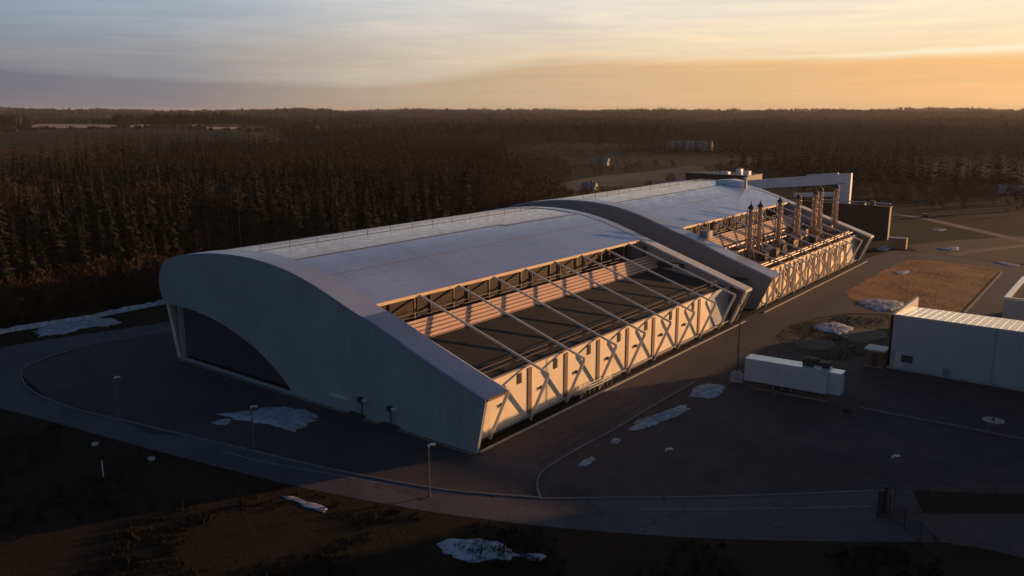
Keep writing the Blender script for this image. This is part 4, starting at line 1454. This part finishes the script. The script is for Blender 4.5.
def plant(kind, pt, i):
    x, y, z, s = pt
    if kind == 'spruce':
        o = empty('spruce_tree', (x, y, z), rng.uniform(0, 6.28))
        tag(o, 'dark green spruce standing in the dense forest edge behind the nearer hall', 'tree', 'spruces of the forest edge')
        ch = ((con_me[i % len(con_me)], 'crown'), (con_tr, 'trunk'))
    else:
        o = empty('birch_tree', (x, y, z), rng.uniform(0, 6.28))
        tag(o, 'bare brown birch with pale trunk among the spruces behind the hall', 'tree', 'bare birches of the forest')
        ch = ((bir_me[i % len(bir_me)], 'crown'), (bir_tr, 'trunk'))
    w = s * rng.uniform(.85, 1.25)
    o.scale = (w, w, s)
    for me, nm in ch:
        c = bpy.data.objects.new(nm, me)
        c.parent = o
        COL.objects.link(c)


for i, p in enumerate(near_con):
    plant('spruce', p, i)
for i, p in enumerate(near_bir):
    plant('birch', p, i)
# red bare brush at the left and beside the clearing
bp_ = []
for k in range(900):
    x, y = rng.uniform(-60, 34), rng.uniform(107.5, 134)
    if in_wedge(x, y) and y < forest_edge(x) + 3:
        bp_.append((x, y))
brush_l = bp_[:210]
for i, (x, y) in enumerate(brush_l):
    o = bpy.data.objects.new('bare_shrub', shr_me[i % 4])
    s = rng.uniform(.6, 1.35)
    o.location = (x, y, 0)
    o.scale = (s, s, s * rng.uniform(.9, 1.4))
    o.rotation_euler = (0, 0, rng.uniform(0, 6.28))
    COL.objects.link(o)
    tag(o, 'reddish bare shrub in the brush belt between snow bank and spruces', 'shrub', 'bare shrubs along the forest edge')
# stuff: rest of the near forest
scatter('forest', mid_con, CON[:3] + CONL, M['needle'], label='dark spruce forest behind the first rows of trees', catg='forest')
scatter('bare_forest', mid_bir, BIR[:2] + BIRL, M['twig'], label='bare brown birch wood behind the first rows of trees', catg='forest')
# brush in the clearing
bb = []
for k in range(2600):
    u, v = rng.uniform(505, 800), rng.uniform(166, 214)
    q = at(u, v)
    den = .85 if u < 570 else (.10 if 176 < v < 192 else .22)
    if 545 < u < 720 and 166 < v < 197 and pip(q.x, q.y, [(p.x, p.y) for p in (at(a_, b_) for a_, b_ in [(545, 192), (570, 181), (600, 176), (640, 172), (690, 166), (720, 168), (700, 178), (640, 186), (600, 192), (570, 197)])]):
        den = 0.0
    if q.y > 92 and rng.random() < den:
        bb.append((q.x, q.y, 0, rng.uniform(.5, 1.3) * (1.5 if u < 560 and rng.random() < .3 else 1)))
for k in range(900):
    u, v = rng.uniform(800, 1060), rng.uniform(193, 216)
    q = at(u, v)
    if q.x > 250 and rng.random() < .32 * max(0, (216 - v) / 22):
        bb.append((q.x, q.y, 0, rng.uniform(.6, 1.5)))
scatter('brush', bb, SHR, M['wildbrush'], label='reddish bare brush in the clearing beyond the halls', catg='brush')

# middle distance, 300 m to 1.5 km, then clumps out to the hills
fc, fb_ = [], []


def patch(x, y):
    """slow stand pattern: (species, height, openness)"""
    w1 = math.sin(x * .0113 + .7 + 1.3 * math.sin(y * .0061)) + math.sin(y * .0127 - x * .0052 + .8 * math.sin(x * .0083))
    w2 = math.sin(x * .0231 + y * .0173 + 2) + .6 * math.sin(y * .031 - x * .011 + 1)
    w3 = math.sin(x * .0071 - y * .0052 + 4 + math.sin(y * .004)) + .7 * math.sin(x * .0149 + y * .0117 + 2.6)
    return w1 * .5 + w2 * .3, w2 * .5 + w1 * .2, w3


def scatter_band(r0, r1, step0, cone, bire, sc):
    r = r0
    while r < r1:
        st = step0 * (1 + .8 * (r - r0) / (r1 - r0))
        na = int((AZ1 - AZ0) * r / st)
        for k in range(na):
            a = AZ0 + (k + rng.random()) / na * (AZ1 - AZ0)
            rr = r + rng.uniform(-.5, .5) * st
            x, y = CAM.x + rr * math.cos(a), CAM.y + rr * math.sin(a)
            if is_clear(x, y) or any(pip(x, y, c) for c in FARF):
                continue
            low_ = rise(x, y) > 1.0 and rr < 1560
            if low_ and rng.random() < .7:
                continue
            if x < 420 and y < 330 and (y < forest_edge(x) or (x > -75 and not (x > 170 and y < 120 + (x - 170) * .85))):
                continue
            if x < 330 and y < 150:
                continue
            sp_, ht_, op_ = patch(x, y)
            az_ = math.atan2(y - CAM.y, x - CAM.x) - YAW
            if rr > 330 and op_ > 1.08:
                if rng.random() < .06:
                    bire.append((x, y, terrain(x, y) - .2, sc * .4))
                continue
            if low_:
                bire.append((x, y, terrain(x, y) - .2, sc * .28))
                continue
            s = sc * rng.uniform(.75, 1.2) * (1.05 + .40 * max(-1, min(1, ht_)))
            thr = .12 if az_ > .02 else -.02
            if sp_ + rng.uniform(-.18, .18) < thr:
                cone.append((x, y, terrain(x, y) - .2, s * 1.1))
            elif rng.random() < .85:
                bire.append((x, y, terrain(x, y) - .2, s * .85))
        r += st


scatter_band(300, 1100, 6.6, fc, fb_, 1.0)
scatter('forest', fc, CONL, M['farneedle'], wide=(1.0, 1.6), label='mixed dark forest in the middle distance', catg='forest')
scatter('bare_forest', fb_, BIRL, M['fartwig'], wide=(1.0, 1.6), label='bare brown wood in the middle distance', catg='forest')


def clump_arrays(seed, n, w, h):
    r = np.random.default_rng(seed)
    V, T = [], []
    for i in range(n):
        c = np.array([r.normal() * w * .4, r.normal() * w * .4, 0])
        z1 = h * r.uniform(.55, 1.05)
        bw = r.uniform(1.6, 3.2)
        for k in range(3):
            a = r.uniform(0, 3.14)
            d = np.array([math.cos(a), math.sin(a), 0]) * bw
            b = len(V)
            V += [c - d, c + d, c + d * .45 + np.array([0, 0, z1 * .75]), c + np.array([0, 0, z1]), c - d * .5 + np.array([0, 0, z1 * .7])]
            T += [(b, b + 1, b + 2), (b, b + 2, b + 4), (b + 4, b + 2, b + 3)]
    return np.array(V), np.array(T)


CLC = [clump_arrays(s, 14, 14, 17) for s in range(5)]
gc, gb = [], []
scatter_band(1100, 3000, 17, gc, gb, 1.0)
scatter_band(3000, 6500, 34, gc, gb, 1.25)
scatter('forest', gc, CLC, M['farneedle'], wide=(1.0, 1.7), label='far dark forest covering the hills below the horizon', catg='forest')
scatter('bare_forest', gb, CLC, M['fartwig'], wide=(1.0, 1.7), label='far brown leafless wood on the hills below the horizon', catg='forest')
# pale far fields lying on the terrain
for k, poly in enumerate(FARF):
    pl_ = poly
    cx_ = sum(p[0] for p in pl_) / len(pl_)
    cy_ = sum(p[1] for p in pl_) / len(pl_)
    zf = max(terrain(*p) for p in pl_) + .4
    flat_sheet('far_field', [Vector((p[0], p[1], 0)) for p in pl_], zf, M['palefield'])

# unseen spruces added between site and low sun to shade the foreground
belt = []
for k in range(1300):
    x, y = rng.uniform(84, 240), rng.uniform(-150, -86)
    if x < 128:
        belt.append((x, y, 0, rng.uniform(1.45, 1.7)))
    elif y < -110:
        belt.append((x, y, 0, rng.uniform(.7, .9)))
for k in range(420):
    belt.append((rng.uniform(14, 62), rng.uniform(-152, -90), 0, rng.uniform(1.0, 1.25)))
scatter('forest', belt, CON[:3] + CONL, M['needle'], label='added dark spruces out of view, shading the foreground from the low sun', catg='forest')

# dry grass along the near verges
TUF = []
for s in range(4):
    r = np.random.default_rng(s + 90)
    V, T = [], []
    for i in range(16):
        c = np.array([r.normal() * .25, r.normal() * .25, 0])
        t_ = c + np.array([r.normal() * .2, r.normal() * .2, r.uniform(.25, .7)])
        d = r.normal(size=3) * .05
        d[2] = 0
        b = len(V)
        V += [c - d, c + d, t_]
        T += [(b, b + 1, b + 2)]
    TUF.append((np.array(V), np.array(T)))
ring_w = [(p.x, p.y) for p in (at(u, v) for u, v in ring_out_px)]
tp = []
for k in range(9000):
    u, v = rng.uniform(-80, 1000), rng.uniform(405, 640)
    lim = np.interp(u, [-80, 0, 60, 150, 300, 420, 560, 700, 935, 1000], [405, 410, 426, 452, 490, 513, 531, 541, 546, 556])
    if v > lim + 1:
        q = at(u, v)
        cl = math.sin(q.x * .31 + 1.2 * math.sin(q.y * .23)) + math.sin(q.y * .37 - q.x * .13)
        if cl + rng.uniform(-.8, .8) < .35:
            continue
        tp.append((q.x, q.y, 0, rng.uniform(.3, .9) * (1.9 if rng.random() < .04 else 1)))
scatter('dry_grass', tp, TUF, M['tuft'], label='rough dark dry grass along the near verge', catg='grass')

M['fieldtuft'] = mat('dry_field_blades', (.50, .25, .07), .95, 0, .4, .15, color2=(.28, .13, .04), island=.4, spec=.1)
M['islandtuft'] = mat('island_blades', (.045, .042, .018), .95, 0, .4, .15, color2=(.030, .024, .013), island=.6, spec=.1)
isl = [(p.x, p.y) for p in px_poly([(777, 336), (790, 327), (820, 319), (850, 315), (885, 318), (889, 335), (882, 347), (862, 356), (840, 362), (812, 358), (788, 348)])]
pads = [[(p.x, p.y) for p in px_poly(q_)] for q_ in ([(795, 343), (810, 338), (835, 342), (831, 348), (815, 350), (800, 347)], [(840, 336), (858, 329), (886, 331), (886, 338), (865, 342), (850, 341)])]
fld = [(p.x, p.y) for p in px_poly([(845, 291), (868, 279), (903, 262), (935, 261), (970, 265), (1000, 269), (1001, 273), (964, 312), (930, 312), (895, 309), (865, 302)])]
t1, t2 = [], []
x0_, x1_ = min(p[0] for p in fld), max(p[0] for p in fld)
y0_, y1_ = min(p[1] for p in fld), max(p[1] for p in fld)
for k in range(9000):
    x, y = rng.uniform(x0_, x1_), rng.uniform(y0_, y1_)
    if pip(x, y, fld) and math.sin(x * .21 + 2 * math.sin(y * .17)) + math.sin(y * .33 - x * .08) + rng.uniform(-2, 2) > -.2:
        t1.append((x, y, .01, rng.uniform(.08, .22)))
x0_, x1_ = min(p[0] for p in isl), max(p[0] for p in isl)
y0_, y1_ = min(p[1] for p in isl), max(p[1] for p in isl)
for k in range(5000):
    x, y = rng.uniform(x0_, x1_), rng.uniform(y0_, y1_)
    if pip(x, y, isl) and not any(pip(x, y, q_) for q_ in pads) and math.sin(x * .4 + 2 * math.sin(y * .3)) + rng.uniform(-1, 1) > -.3:
        t2.append((x, y, .01, rng.uniform(.12, .32)))
scatter('dry_grass', t1, TUF, M['fieldtuft'], label='orange dry grass covering the field beyond the white shed', catg='grass')
scatter('rough_grass', t2, TUF, M['islandtuft'], label='olive rough grass on the island by the service road', catg='grass')

# ------------------------------------------------------------------ evening haze
hz = bpy.data.materials.new('haze_air')
hz.use_nodes = True
ht = NT(hz.node_tree)
hz.node_tree.nodes.remove(hz.node_tree.nodes['Principled BSDF'])
pv = ht.n('ShaderNodeVolumePrincipled')
pv.inputs['Color'].default_value = (.80, .78, .80, 1)
pv.inputs['Density'].default_value = 0.00005
pv.inputs['Anisotropy'].default_value = 0.25
ht.link(pv.outputs[0], [n for n in hz.node_tree.nodes if n.type == 'OUTPUT_MATERIAL'][0].inputs['Volume'])
tag(MB().box(CAM.x - 12500, CAM.x + 12500, CAM.y - 12500, CAM.y + 12500, -14, 78).build('haze', hz), kind='stuff')
